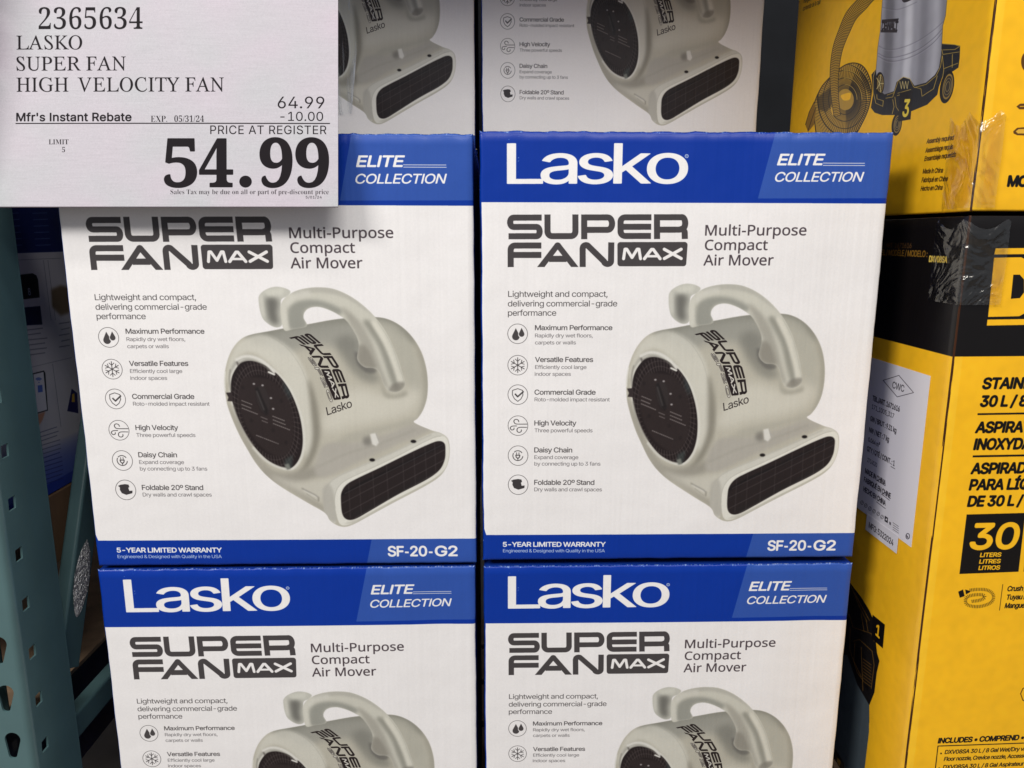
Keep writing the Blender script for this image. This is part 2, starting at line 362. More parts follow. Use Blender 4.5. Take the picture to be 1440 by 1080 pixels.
    vent = [(471, 940), (478, 895), (503, 862), (550, 836), (640, 795), (760, 738), (850, 698), (890, 686), (911, 696), (912, 725), (904, 765), (878, 806), (820, 845), (700, 905), (580, 972), (520, 1004), (488, 1006), (472, 985)]
    vm = P.full(P.mask([spline(vent)], blur=1)); P.put(P.mask([spline(vent)], blur=1), (38, 31, 31))
    P.poly([(480, 990), (600, 940), (860, 800), (850, 850), (560, 1000)], (36, 32, 32), .8, 8, vm)
    P.line([(478, 905), (560, 858), (700, 795), (905, 700)], 7, (22, 20, 21), 1, 3, vm)
    for a, b in (((474, 940), (908, 722)), ((474, 985), (905, 762)), ((490, 900), (905, 700)), ((520, 1000), (880, 808))): P.line([a, b], 2.0, (86, 79, 79), .7, .8, vm)
    for x, y0, y1 in ((510, 860, 1000), (612, 805, 965), (785, 720, 870), (872, 690, 820), (555, 835, 990), (670, 780, 930), (738, 745, 890), (832, 700, 845)): P.line([(x, y0), (x-8, y1)], 2.0, (78, 71, 71), .6, .8, vm)
    for x, y in ((615, 762), (788, 687)):
        P.poly(ellipse(x, y, 14, 8), (161, 159, 146), .8, 2); P.poly(ellipse(x, y, 11, 6.5), (30, 26, 26), 1, .7)
    P.poly([(588, 672), (618, 662), (622, 698), (600, 705), (586, 694)], (126, 123, 115), .9, 6, c); P.poly([(618, 656), (640, 652), (650, 690), (638, 706), (622, 698)], (214, 212, 203), 1, 2, c); P.poly([(640, 652), (650, 690), (657, 696), (645, 655)], (172, 169, 160), 1, 1, c)
    P.line([(330, 884), (378, 912)], 9, (214, 211, 200), 1, 1.5, c); P.line([(322, 878), (372, 905), (384, 916), (382, 930)], 4, (120, 117, 107), .9, 1.5, c); P.line([(338, 900), (374, 928)], 3, (161, 158, 146), .8, 1, c)
    # inlet grille disc
    disc = [(122, 374), (148, 358), (185, 357), (232, 376), (278, 415), (315, 475), (338, 545), (348, 615), (346, 685), (332, 740), (308, 778), (280, 796), (245, 790), (200, 765), (160, 722), (126, 665), (100, 600), (84, 535), (80, 480), (92, 420)]
    ringo = [(q[0]+(q[0]-214)*.06+2, q[1]+(q[1]-578)*.035) for q in disc]
    P.poly([(90, 390), (118, 350), (160, 334), (212, 348), (268, 398), (262, 415), (225, 385), (175, 362), (125, 376), (98, 420)], (172, 170, 160), .9, 3, c, smooth=True)
    P.poly(ringo, (214, 212, 201), .9, 2, c, smooth=True)
    P.put(P.mask([spline(disc)], blur=1), (36, 29, 29)); dm = P.full(P.mask([spline(disc)], blur=1))
    cen = np.array([212., 578.])
    for k in range(60):
        a = k/60*2*math.pi; e = np.array([math.cos(a)*133-math.sin(a)*38*0, math.sin(a)*221+math.cos(a)*34])
        P.line([cen+e*.74, cen+e*.99], 2.0, (100, 90, 86), .7, .6, dm)
    for k in (.82, .92):
        q = np.array([cen+np.array([math.cos(a)*133, math.sin(a)*221+math.cos(a)*34])*k for a in np.linspace(0, 2*math.pi, 48)]); P.line(q, 1.8, (96, 87, 84), .7, .6, dm)
    P.poly([(122, 450), (140, 425), (205, 425), (255, 440), (300, 500), (318, 580), (305, 690), (262, 745), (205, 730), (150, 670), (115, 580), (108, 500)], (47, 39, 38), .95, 3, dm, smooth=True)
    P.poly([(290, 430), (322, 478), (315, 520), (296, 480)], (58, 66, 66), .7, 5, dm); P.poly([(265, 760), (300, 740), (290, 800), (265, 800)], (62, 70, 68), .7, 4, dm)
    P.poly(ellipse(204, 518, 25, 62, -.12), (40, 33, 33), 1, 2, dm); P.poly(ellipse(206, 514, 25, 58, -.12), (50, 44, 43), 1, 2, dm)
    P.poly([(178, 470), (190, 462), (222, 560), (214, 578), (200, 560)], (34, 30, 30), 1, 2, dm); P.line([(184, 480), (205, 556)], 5, (84, 80, 78), .8, 1.5, dm)
    tx = (172, 165, 160)
    for (x, y, n, l) in ((120, 518, 6, 42), (118, 534, 7, 38), (118, 549, 9, 62), (190, 585, 5, 26), (192, 600, 4, 24), (237, 582, 7, 48), (237, 597, 7, 50), (236, 612, 9, 66), (163, 660, 12, 88)):
        for j in range(n):
            a = np.array([x+l*j/n, y+(l*j/n)*.42]); P.line([a, a+np.array([l/n*.55, l/n*.2])], 3.0 if l > 30 else 2.4, tx, .8, .6, dm)
    for x, y in ((176, 450), (210, 456), (238, 508), (242, 552)): P.poly(ellipse(x, y, 5, 4), (184, 179, 177), .8, 1, dm)
    for x, y in ((130, 465), (278, 520), (278, 690), (232, 640), (150, 600)): P.poly(ellipse(x, y, 7, 9), (36, 30, 30), .7, 1.5, dm)
    P.line([(190, 615), (190, 680), (262, 700)], 3, (40, 34, 34), .6, 1.5, dm); P.line([(262, 640), (262, 700)], 3, (40, 34, 34), .6, 1.5, dm)
    # clips round the disc
    P.line([(116, 352), (150, 338), (190, 342), (230, 365), (262, 402)], 12, (216, 214, 204), 1, 1.5, smooth=True)
    P.line([(122, 368), (160, 352), (195, 358), (230, 380), (255, 412)], 4, (120, 117, 108), .9, 2, smooth=True); P.line([(66, 400), (60, 440), (58, 478)], 5, (223, 221, 212), .9, 1.2, smooth=True)
    P.line([(88, 392), (80, 430), (80, 478)], 5, (122, 119, 110), .8, 2, smooth=True); P.line([(84, 540), (100, 610), (128, 672), (146, 700)], 5, (128, 124, 114), .8, 2, smooth=True)
    P.poly([(60, 486), (84, 484), (86, 522), (62, 520), (68, 505)], (52, 44, 43), 1, .8)
    P.line([(240, 402), (262, 412)], 7, (225, 223, 214), 1, 1.2); P.line([(118, 362), (122, 376)], 6, (70, 62, 60), .8, 1.5)
    P.line([(145, 712), (185, 760), (235, 790), (275, 798)], 9, (205, 203, 192), 1, 1.5, smooth=True); P.poly([(262, 780), (280, 775), (286, 798), (270, 802)], (118, 120, 112), 1, 1.5)
    # handle
    hb = spline(handle); hm = P.full(P.mask([hb], blur=1))
    P.put(P.mask([hb], blur=1), (199, 197, 183)); c2 = c; c = hm
    def hs(p, col, a=1, b=8): P.poly(p, col, a, b*soft, hm, smooth=len(p) > 4)
    hs([(345, 150), (380, 118), (440, 108), (500, 118), (560, 150), (540, 170), (480, 140), (430, 142), (408, 165), (410, 220), (345, 228)], (148, 148, 138), .95, 9)
    hs([(318, 120), (335, 130), (340, 228), (318, 228)], (207, 205, 192), .9, 6)
    hs([(370, 72), (480, 52), (590, 85), (690, 180), (650, 150), (570, 98), (470, 78), (390, 92)], (172, 170, 159), .7, 7)
    hs([(560, 140), (620, 190), (660, 270), (690, 380), (712, 470), (690, 450), (670, 395), (610, 390), (600, 350), (620, 300), (600, 240)], (161, 158, 146), .85, 10)
    hs([(600, 300), (640, 300), (670, 380), (640, 385), (605, 360)], (136, 132, 121), .7, 8)
    hs([(640, 200), (690, 300), (715, 400), (735, 470), (752, 470), (738, 380), (710, 280), (670, 200)], (132, 131, 120), .75, 9)
    hs([(690, 200), (730, 280), (756, 380), (772, 450), (758, 462), (740, 380), (712, 290), (672, 205)], (215, 212, 197), .9, 7)
    hs([(735, 450), (778, 445), (770, 470), (740, 485), (712, 478)], (128, 124, 114), .75, 7)
    hs([(330, 120), (370, 85), (430, 70), (440, 90), (380, 105), (345, 135)], (209, 207, 195), .7, 8)
    P.line([(696, 196), (742, 290), (768, 400), (779, 450)], 2, (161, 159, 145), .6, 1, hm, smooth=True)
    # product name printed round the barrel
    def bez(a, b, d, t): t = t[:, None]; return (1-t)**2*np.array(a)+2*t*(1-t)*np.array(b)+t**2*np.array(d)
    def wrap(p):
        u = (p[:, 0]-62)/1221.; v = (p[:, 1]-52)/356.
        top = bez((418, 243), (545, 345), (552, 508), u); bot = bez((336, 262), (455, 330), (488, 522), u)
        return top*(1-v)[:, None]+bot*v[:, None]
    put_fan_name(P, wrap, (38, 30, 30), (207, 204, 193))
    T = text_shape('SF20', 'grotesk'); q = T.reshape(-1, 2)
    def w2(q):
        p = np.stack([62+(520+q[:, 0]*700), 52+(378-q[:, 1]*0)+(1-q[:, 1])*66], 1); return wrap(p)
    for gr, col in ((1.5, (40, 34, 34)), (0, (200, 196, 184))):
        qq = P.M(w2(q)).reshape(-1, 2, 2); P.tri(qq, col, gr)
    T = text_shape('Lasko'); q = T.reshape(-1, 2); q = np.stack([456+q[:, 0]*103+q[:, 1]*(-3), 579-q[:, 0]*34-q[:, 1]*32], 1)
    P.tri(P.M(q).reshape(-1, 2, 2), (60, 54, 52), .3)
    P.M = base

# ---------------------------------------------------------------- materials
def new_mat(name):
    m = bpy.data.materials.new(name); m.use_nodes = True; return m, m.node_tree, m.node_tree.nodes['Principled BSDF']
def lin(c): return tuple(((v/255.)/12.92 if v/255. <= .04045 else ((v/255.+.055)/1.055)**2.4) for v in c)+(1,)
def node(nt, t, **k):
    n = nt.nodes.new(t)
    for a, b in k.items(): setattr(n, a, b)
    return n
def bump_of(nt, src, strength, dist, prev=None):
    b = node(nt, 'ShaderNodeBump'); b.inputs['Strength'].default_value = strength; b.inputs['Distance'].default_value = dist
    nt.links.new(src, b.inputs['Height'])
    if prev: nt.links.new(prev, b.inputs['Normal'])
    return b.outputs[0]
def board(name, img=None, col=(230, 228, 225), rough=.36, flutes=True, gloss=.25, crinkle=0.0, fl=.16):
    """coated corrugated board: faint vertical flutes, soft dents, a thin varnish"""
    m, nt, p = new_mat(name)
    tc = node(nt, 'ShaderNodeTexCoord'); oi = node(nt, 'ShaderNodeObjectInfo')
    add = node(nt, 'ShaderNodeVectorMath', operation='ADD'); sc = node(nt, 'ShaderNodeVectorMath', operation='SCALE'); 
    nt.links.new(oi.outputs['Location'], sc.inputs[0]); sc.inputs['Scale'].default_value = 3.7
    nt.links.new(tc.outputs['Object'], add.inputs[0]); nt.links.new(sc.outputs[0], add.inputs[1])
    big = node(nt, 'ShaderNodeTexNoise'); big.inputs['Scale'].default_value = 7; big.inputs['Detail'].default_value = 3; nt.links.new(add.outputs[0], big.inputs['Vector'])
    n = bump_of(nt, big.outputs[0], .35, .012)
    fine = node(nt, 'ShaderNodeTexNoise'); fine.inputs['Scale'].default_value = 160; fine.inputs['Detail'].default_value = 4; nt.links.new(add.outputs[0], fine.inputs['Vector'])
    n = bump_of(nt, fine.outputs[0], .05, .0005, n)
    if flutes:
        mp = node(nt, 'ShaderNodeMapping'); mp.inputs['Scale'].default_value = (190, 190, 3); nt.links.new(add.outputs[0], mp.inputs[0])
        fn = node(nt, 'ShaderNodeTexNoise'); fn.inputs['Scale'].default_value = 1.0; fn.inputs['Detail'].default_value = 1; nt.links.new(mp.outputs[0], fn.inputs['Vector'])
        n = bump_of(nt, fn.outputs[0], fl, .0016, n)
    if crinkle:
        cr = node(nt, 'ShaderNodeTexVoronoi', feature='DISTANCE_TO_EDGE'); cr.inputs['Scale'].default_value = 26; nt.links.new(add.outputs[0], cr.inputs['Vector'])
        n = bump_of(nt, cr.outputs[0], crinkle, .004, n)
    nt.links.new(n, p.inputs['Normal'])
    if img:
        it = node(nt, 'ShaderNodeTexImage', image=img, interpolation='Cubic', extension='EXTEND'); nt.links.new(it.outputs[0], p.inputs['Base Color'])
    else: p.inputs['Base Color'].default_value = lin(col)
    rr = node(nt, 'ShaderNodeMapRange'); rr.inputs['To Min'].default_value = rough-.06; rr.inputs['To Max'].default_value = rough+.12
    nt.links.new(big.outputs[0], rr.inputs[0]); nt.links.new(rr.outputs[0], p.inputs['Roughness'])
    p.inputs['Coat Weight'].default_value = gloss*.35; p.inputs['Coat Roughness'].default_value = .2; p.inputs['Specular IOR Level'].default_value = .25
    return m
def plain(name, col, rough=.5, metal=0, noise=0, scale=30, bump=0, coat=0, col2=None):
    m, nt, p = new_mat(name); p.inputs['Base Color'].default_value = lin(col); p.inputs['Roughness'].default_value = rough; p.inputs['Metallic'].default_value = metal; p.inputs['Coat Weight'].default_value = coat
    tc = node(nt, 'ShaderNodeTexCoord'); nz = node(nt, 'ShaderNodeTexNoise'); nz.inputs['Scale'].default_value = scale; nz.inputs['Detail'].default_value = 6; nt.links.new(tc.outputs['Object'], nz.inputs['Vector'])
    if noise or col2:
        r = node(nt, 'ShaderNodeValToRGB'); a = lin(col); b = lin(col2) if col2 else tuple(v*(1-noise) for v in a[:3])+(1,)
        r.color_ramp.elements[0].position = .35; r.color_ramp.elements[1].position = .65; r.color_ramp.elements[0].color = b; r.color_ramp.elements[1].color = a
        nt.links.new(nz.outputs[0], r.inputs[0]); nt.links.new(r.outputs[0], p.inputs['Base Color'])
    if bump: nt.links.new(bump_of(nt, nz.outputs[0], bump, .002), p.inputs['Normal'])
    return m

# ---------------------------------------------------------------- geometry helpers
def mesh_obj(name, V, Fc, mat, parent=None, uv=None, smooth=False):
    me = bpy.data.meshes.new(name); me.from_pydata([tuple(map(float, v)) for v in V], [], [tuple(f) for f in Fc]); me.materials.append(mat)
    if uv is not None:
        l = me.uv_layers.new(name='UVMap'); vi = np.zeros(len(me.loops), int); me.loops.foreach_get('vertex_index', vi)
        l.data.foreach_set('uv', np.asarray(uv, np.float32)[vi].ravel())
    if smooth: me.polygons.foreach_set('use_smooth', [True]*len(me.polygons))
    me.update(); o = bpy.data.objects.new(name, me); C.objects.link(o)
    if parent: o.parent = parent
    return o
def box_mesh(x0, x1, y0, y1, z0, z1, bev=.0015):
    import bmesh
    bm = bmesh.new(); bmesh.ops.create_cube(bm, size=1)
    for v in bm.verts: v.co = Vector(((x0+x1)/2+v.co.x*(x1-x0), (y0+y1)/2+v.co.y*(y1-y0), (z0+z1)/2+v.co.z*(z1-z0)))
    if bev: bmesh.ops.bevel(bm, geom=bm.edges[:], offset=bev, segments=2, affect='EDGES', profile=.5)
    V = [tuple(v.co) for v in bm.verts]; bm.verts.index_update(); Fc = [[v.index for v in f.verts] for f in bm.faces]; bm.free(); return V, Fc
def box(name, x0, x1, y0, y1, z0, z1, mat, parent=None, bev=.0015):
    V, Fc = box_mesh(x0, x1, y0, y1, z0, z1, bev); return mesh_obj(name, V, Fc, mat, parent)
def thing(name, label, cat, loc=(0, 0, 0), rz=0, group=None):
    o = bpy.data.objects.new(name, None); C.objects.link(o); o.location = loc; o.rotation_euler = (0, 0, rz); o['label'] = label; o['category'] = cat; o.empty_display_size = .05
    if group: o['group'] = group
    return o
def structure(o): o['kind'] = 'structure'; return o
def copy_tree(o, parent=None):
    c = o.copy(); C.objects.link(c); c.parent = parent
    for ch in list(o.children): copy_tree(ch, c)
    return c
def tube_between(a, b, w, d, axis):
    """rectangular tube from a to b; returns verts, faces. axis: unit vector for the tube's thickness d"""
    a = np.array(a, float); b = np.array(b, float); t = b-a; t /= np.linalg.norm(t); n = np.array(axis, float); n -= t*n.dot(t); n /= np.linalg.norm(n); s_ = np.cross(t, n)
    V = []; r = min(w, d)*.18; prof = []
    for cx, cy, a0 in ((w/2-r, d/2-r, 0), (-w/2+r, d/2-r, 90), (-w/2+r, -d/2+r, 180), (w/2-r, -d/2+r, 270)):
        for k in range(4): an = math.radians(a0+30*k); prof.append((cx+r*math.cos(an), cy+r*math.sin(an)))
    N = len(prof)
    for q in (a, b): V += [tuple(q+s_*x+n*y) for x, y in prof]
    Fc = [[i, (i+1) % N, N+(i+1) % N, N+i] for i in range(N)]+[list(range(N))[::-1], list(range(N, 2*N))]
    return V, Fc

# ---------------------------------------------------------------- the cartons
def panel_grid(x0, x1, z0, z1, r, nx, nz, dent=None, ridge=.0005, seed=3):
    """a front panel whose four folds turn back round radius r (front at y=0, back at y=r)"""
    rs = np.random.RandomState(seed)
    ts = [0, .25, .5, .75]
    us = [('a', t) for t in ts]+[('m', i/nx) for i in range(nx+1)]+[('b', 1-t) for t in ts[::-1]]
    def pos(u, lo, hi):
        k, t = u
        if k == 'm': return lo+r+(hi-lo-2*r)*t, 0
        if k == 'a': an = t*math.pi/2; return lo+r-r*math.cos(an), r-r*math.sin(an)
        an = t*math.pi/2; return hi-r+r*math.sin(math.pi/2-t*math.pi/2), r-r*math.cos(math.pi/2-t*math.pi/2)
    us2 = [('a', t) for t in ts]+[('m', i/nz) for i in range(nz+1)]+[('b', 1-t) for t in ts[::-1]]
    X = [pos(u, x0, x1) for u in us]; Z = [pos(u, z0, z1) for u in us2]
    def nseq(n, k): a = rs.randn(n); return np.convolve(a, np.ones(k)/k, 'same')
    rid = nseq(len(X), 2); rid2 = nseq(len(X), 5)*1.2; lf = nseq(len(Z), 4)
    V = []; UV = []
    for j, (z, yz) in enumerate(Z):
        for i, (x, yx) in enumerate(X):
            y = max(yx, yz); dz = dx = 0
            et = math.exp(-(z1-z)/.004); eb = math.exp(-(z-z0)/.004)
            dz = (rid[i]*ridge*1.2+rid2[i]*ridge)*et - rid2[-i-1]*ridge*.8*eb
            y2 = y - (rid[i]*.5+.6)*ridge*1.4*et
            dx = lf[j]*ridge*1.4*math.exp(-(x-x0)/.006) + lf[-j-1]*ridge*1.1*math.exp(-(x1-x)/.006)
            if dent: y2 += dent((x-x0)/(x1-x0), (z-z0)/(z1-z0))
            V.append((x+dx, y2, z+dz)); UV.append(((x-x0)/(x1-x0), (z-z0)/(z1-z0)))
    n = len(X); Fc = [[j*n+i, j*n+i+1, (j+1)*n+i+1, (j+1)*n+i] for j in range(len(Z)-1) for i in range(n-1)]
    return V, Fc, UV
DEP = .31
card_img = carton_print()
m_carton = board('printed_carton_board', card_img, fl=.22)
m_blue = board('blue_carton_board', None, (14, 50, 140), .4)
m_kraft = board('brown_carton_board', None, (122, 96, 72), .8, True, 0)
m_tape = plain('clear_packing_tape', (170, 160, 130), .2, coat=.6)
def make_carton(seed):
    t = thing('fan_carton', 'x', 'carton')
    dent = lambda u, v: -.0022*math.sin(math.pi*u)*math.sin(math.pi*v) + .0012*math.exp(-((u-.9)**2/.004+(v-.75)**2/.05))
    r = .0035; hh = H-.0004
    V, Fc, UV = panel_grid(0, W, .001, hh, r, 110, 60, dent, .00035, seed)
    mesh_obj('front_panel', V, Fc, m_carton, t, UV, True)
    for xa, xb, nm in ((.0004, .004, 'side_panel'), (W-.004, W-.0004, 'side_panel')): box(nm, xa, xb, r, DEP-.001, .002, hh-.001, m_blue, t, .001)
    box('back_panel', .001, W-.001, DEP, DEP+.004, .002, hh-.001, m_blue, t, .001)
    box('bottom_flap', .004, W-.004, r, DEP, .001, .005, m_kraft, t, .0008)
    box('top_flap', .002, W-.002, r*.8, DEP/2-.0008, hh-.0045, hh-.0006, m_blue, t, .001); box('top_flap', .002, W-.002, DEP/2+.0008, DEP-.001, hh-.0045, hh-.0006, m_blue, t, .001)
    box('packing_tape', -.0004, W+.0004, DEP/2-.024, DEP/2+.024, hh-.0005, hh, m_tape, t, 0)
    return t
GRP = 'cartons stacked in two columns and the row behind'
proto = make_carton(3); proto2 = make_carton(11)
GAP = .0066
spots = [  # x, y, z, rz, label, source
    (0, 0, 0, 0, 'white and blue fan carton standing directly beside the upright black and yellow carton', proto),
    (-GAP-W, 0, -.003, 0, 'white and blue fan carton with its top left corner behind the paper price card', proto2),
    (.001, .0008, -.0058-H, 0, 'lower fan carton at bottom right of the stack, beside the foot of the yellow carton', proto2),
    (-GAP-W-.002, .0008, -.0055-H, 0, 'lower fan carton at bottom left of the stack, next to the green rack post', proto),
]
BY = .40; xr = -.0044; xl = at_y(667.8, 100, BY)[0]
spots += [(xr, BY, .4785, 0, 'shaded fan carton of the row behind, its features list in view, near the yellow cartons', proto),
          (xl-W, BY, .4785, 0, 'shaded fan carton of the row behind, beside the price card, with glare streaks painted into its wrap', proto2)]
used = set(); cartons = []
for x, y, z, rz, lab, src in spots:
    o = src if src.name not in used else copy_tree(src)
    used.add(src.name); o.location = (x, y, z); o.rotation_euler = (0, 0, rz); o['label'] = lab; o['group'] = GRP; cartons.append(o)

# ---------------------------------------------------------------- the setting: concrete floor and an added dark backdrop behind the bay
FLOOR = -.612
m_floor = plain('sealed_concrete', (126, 118, 110), .55, noise=.25, scale=9, bump=.15)
structure(box('floor', -4, 5, -4, 4, FLOOR-.05, FLOOR, m_floor, None, 0))
m_dark = plain('shade_backdrop', (34, 36, 40), .8, noise=.4, scale=5)  # shade put into the wall colour, so the gaps look black
structure(box('wall', -4, 5, 2.4, 2.5, FLOOR, 3.4, m_dark, None, 0))

# ---------------------------------------------------------------- the price card
DPT = .7212
def card_pt(px, py, d=DPT): return CAM+FWD*d+RIGHT*(px-720)/F_PX*d-UP*(py-540)/F_PX*d
CX0, CX1, CY0, CY1 = -2, 475.3, -13, 291.6
k = 3.6
PC = Print(int((CX1-CX0)*k), int((CY1-CY0)*k), (190, 186, 190), lambda p: (np.asarray(p, float)-np.array([CX0, CY0]))*k)
bk = (22, 16, 20)
def T3(st, x0, x1, b, t, kind, grow=0, **kw): PC.text(st, x0/3, x1/3, b/3, (b-t)/3, bk, kind, grow=grow, **kw)
T3('2365634', 162, 605, 124, 36, 'serifbold', (-2.2, -.7), sp=1)
T3('LASKO', 70, 348, 209, 151, 'serifcap', .25, sp=1); T3('SUPER FAN', 70, 532, 298, 240, 'serifcap', .25, sp=1); T3('HIGH  VELOCITY FAN', 70, 945, 387, 328, 'serifcap', .25, sp=1)
T3('64.99', 1172, 1368, 457, 408, 'grotesk', 0, sp=1); T3('-10.00', 1183, 1363, 510, 472, 'grotesk', 0, sp=1)
T3("Mfr's Instant Rebate", 70, 555, 511, 477, 'grotesk', 1.5, sp=1.02)
T3('EXP.   05/31/24', 637, 862, 515, 489, 'serifbold', -.55, sp=1); T3('PRICE AT REGISTER', 888, 1377, 566, 530, 'grotesk', .1, sp=1.05)
PC.poly([(22, 172.9), (464, 172.9), (464, 174.3), (22, 174.3)], bk)
T3('LIMIT', 206, 290, 609, 588, 'serifbold', -.4, sp=1); T3('5', 262, 275, 642, 621, 'serifbold', -.4)
T3('5', 694, 830, 788, 596, 'serifbold', 2.6); T3('4', 842, 982, 788, 596, 'serifbold', 2.6)
PC.poly(ellipse(1036/3, 766/3, 8.8, 8.4), bk)
T3('9', 1097, 1232, 788, 594, 'serifbold', 2.6); T3('9', 1248, 1386, 788, 594, 'serifbold', 2.6)
T3('Sales Tax may be due on all or part of pre-discount price', 719, 1387, 819, 799, 'serifbold', -.55, sp=1); T3('5/01/24', 1290, 1357, 837, 826, 'grotesk', 0, sp=1.1)
PC.poly([(-2, 290.3), (476, 290.3), (476, 292), (-2, 292)], (60, 50, 56), .9, mapped=True)
nz = blur1(rng.rand(PC.h, PC.w), 1); fib = np.cumsum(np.pad(nz-nz.mean(), ((0, 0), (60, 0))), 1); fib = fib[:, 60:]-fib[:, :-60]
tint = blur1(rng.rand(PC.h//24+1, PC.w//24+1), 2); tint = np.repeat(np.repeat(tint, 24, 0), 24, 1)[:PC.h, :PC.w]; tint = blur1((tint-.5)/tint.std(), 10)
PC.a *= (1+.005*fib/fib.std()+.01*(nz-nz.mean())/nz.std())[..., None]
PC.a *= 1+tint[..., None]*np.array([.008, -.001, .004])
m_card, nt, p_ = new_mat('price_card_paper'); it = node(nt, 'ShaderNodeTexImage', image=PC.image('price_card_print'), interpolation='Cubic'); nt.links.new(it.outputs[0], p_.inputs['Base Color']); p_.inputs['Roughness'].default_value = .7; p_.inputs['Specular IOR Level'].default_value = .15
card = thing('price_card', 'white paper price card with large black 54.99 clipped over the left carton', 'price card', tuple(card_pt((CX0+CX1)/2, CY1)))
o0 = card_pt((CX0+CX1)/2, CY1); V = []; UV = []; nx, ny = 24, 14
for lay in (0, 1):
    for j in range(ny+1):
        for i in range(nx+1):
            u, v = i/nx, j/ny; p = card_pt(CX0+(CX1-CX0)*u, CY1+(CY0-CY1)*v)+FWD*(.0006*lay)-FWD*.0008*math.sin(u*math.pi)*math.sin(v*2.2)
            V.append(p-o0); UV.append((u, v))
n = nx+1; N = n*(ny+1); Fc = [[j*n+i, j*n+i+1, (j+1)*n+i+1, (j+1)*n+i] for j in range(ny) for i in range(nx)]; Fc += [[N+q for q in f[::-1]] for f in Fc]
ring_ = [i for i in range(n)]+[j*n+nx for j in range(1, ny+1)]+[ny*n+i for i in range(nx-1, -1, -1)]+[j*n for j in range(ny-1, 0, -1)]
Fc += [[ring_[i], N+ring_[i], N+ring_[(i+1) % len(ring_)], ring_[(i+1) % len(ring_)]] for i in range(len(ring_))]
mesh_obj('sheet', V, Fc, m_card, card, UV, False)
m_clear = plain('clear_plastic', (200, 205, 208), .15, coat=.5); m_steel = plain('bright_steel', (150, 152, 155), .3, 1)
for px in (190, 440):
    q = card_pt(px, 150, DPT)-o0; q2 = card_pt(px, 250, DPT)-o0; e = FWD*.0022; hk_ = np.array([q[0], -o0[1], H+.0012-o0[2]])
    V1, F1 = tube_between(q+e, q2+e, .018, .0008, FWD)
    m1 = q*.45+q2*.55+e; V2, F2 = tube_between(m1, hk_, .016, .001, (0, 0, 1)); V3, F3 = tube_between(hk_, hk_+np.array([0, .04, 0]), .016, .001, (0, 0, 1))
    mesh_obj('clip', V1+V2+V3, F1+[[i+len(V1) for i in f] for f in F2]+[[i+len(V1)+len(V2) for i in f] for f in F3], m_clear, card)

# ---------------------------------------------------------------- the yellow vacuum cleaner cartons
YX, YY = .462, -.0728; YDEP, YWID, YH = .462, .40, .70; YZ = .3785
FR = .045
YEL = (253, 191, 32); BLK = (19, 16, 15)
def side_map(z0, w, h):
    def M(p):
        out = []
        for q in np.asarray(p, float):
            P3 = at_x(q[0], q[1], YX); out.append(((YY+YDEP-P3[1])/YDEP*w, (1-(P3[2]-z0)/YH)*h))
        return np.array(out)
    return M
def front_map(z0, w, h):
    nrm = np.array([math.sin(FR), -math.cos(FR), 0]); e = np.array([math.cos(FR), math.sin(FR), 0]); o = np.array([YX, YY, 0])
    def M(p):
        out = []
        for q in np.asarray(p, float):
            d = ray(q[0], q[1]); t = (o-CAM)@nrm/(d@nrm); P3 = CAM+d*t; out.append(((P3-o)@e/YWID*w, (1-(P3[2]-z0)/YH)*h))
        return np.array(out)
    return M
SW, SH, FW_, FH_ = 1750, 2652, 1520, 2660
def fold_wear_highlight(P, left, right):  # cracked ink and uneven tone, plus a highlight strip painted beside the fold
    n = blur1(rng.rand(P.h, 6), 1)
    xx = np.arange(P.w)[None, :]; yy = np.arange(P.h)[:, None]
    if right: P.a[:, -4:] = np.array([.25, .13, .05]); P.a[:, -26:-5] += (np.array([1, .80, .22])-P.a[:, -26:-5])*.22*(P.a[:, -26:-5].mean(-1, keepdims=True) > .3)
    if left: P.a[:, :4] = np.array([.25, .13, .05]); P.a[:, 4:34] += (np.array([1, .82, .25])-P.a[:, 4:34])*.35*(P.a[:, 4:34].mean(-1, keepdims=True) > .3)
    g = blur1(rng.rand(P.h//4+1, P.w//4+1), 2); g = np.repeat(np.repeat(g, 4, 0), 4, 1)[:P.h, :P.w]; g = (g-g.mean())/g.std()
    P.a *= (1+.008*g)[..., None]
# lower carton, side
zl = YZ-YH
P = Print(SW, SH, YEL, side_map(zl, SW, SH)); M = P.M
zb = (1-(.2432-zl)/YH)*SH
P.poly([(0, 0), (SW, 0), (SW, zb), (0, zb)], BLK, mapped=False)
def S_(st, x0, x1, base, cap, col, **kw): P.text(st, x0, x1, base, cap, col, slope=(base-335)/(x0-696), level=True, **kw)
gold = (214, 160, 40)
S_('MODEL / MODÈLE / MODELO :', 1228, 1304, 357, 7.6, (150, 108, 34), grow=.8); S_('DXV08SA', 1306.6, 1331.7, 366.8, 8.2, (232, 200, 90), grow=1.8); S_('SKU / ART. 1671616', 1232, 1281.7, 346.5, 6.4, (96, 66, 34), grow=.6)
c3 = lambda L: [(1170+x/3.6, 780+y/3.6) for x, y in L]
P.poly(c3([(60, 100), (100, 150), (150, 215), (190, 280), (212, 330), (222, 420), (230, 500), (242, 540), (228, 600), (216, 700), (190, 765), (190, 850), (172, 960), (165, 1080), (150, 1300), (-200, 1300), (-200, 60)]), (26, 23, 22))
P.poly(c3([(80, 510), (130, 660), (190, 765), (188, 900), (166, 1080), (150, 1300), (-200, 1300), (-200, 480)]), (74, 84, 90))
P.poly(c3([(20, 990), (60, 1060), (70, 1300), (-200, 1300), (-200, 960)]), (22, 20, 20)); P.poly(c3([(28, 1030), (44, 1050), (40, 1075), (24, 1060)]), YEL, .7)
P.poly(c3([(102, 440), (150, 480), (190, 560), (186, 700), (140, 640), (105, 560)]), (18, 16, 16))
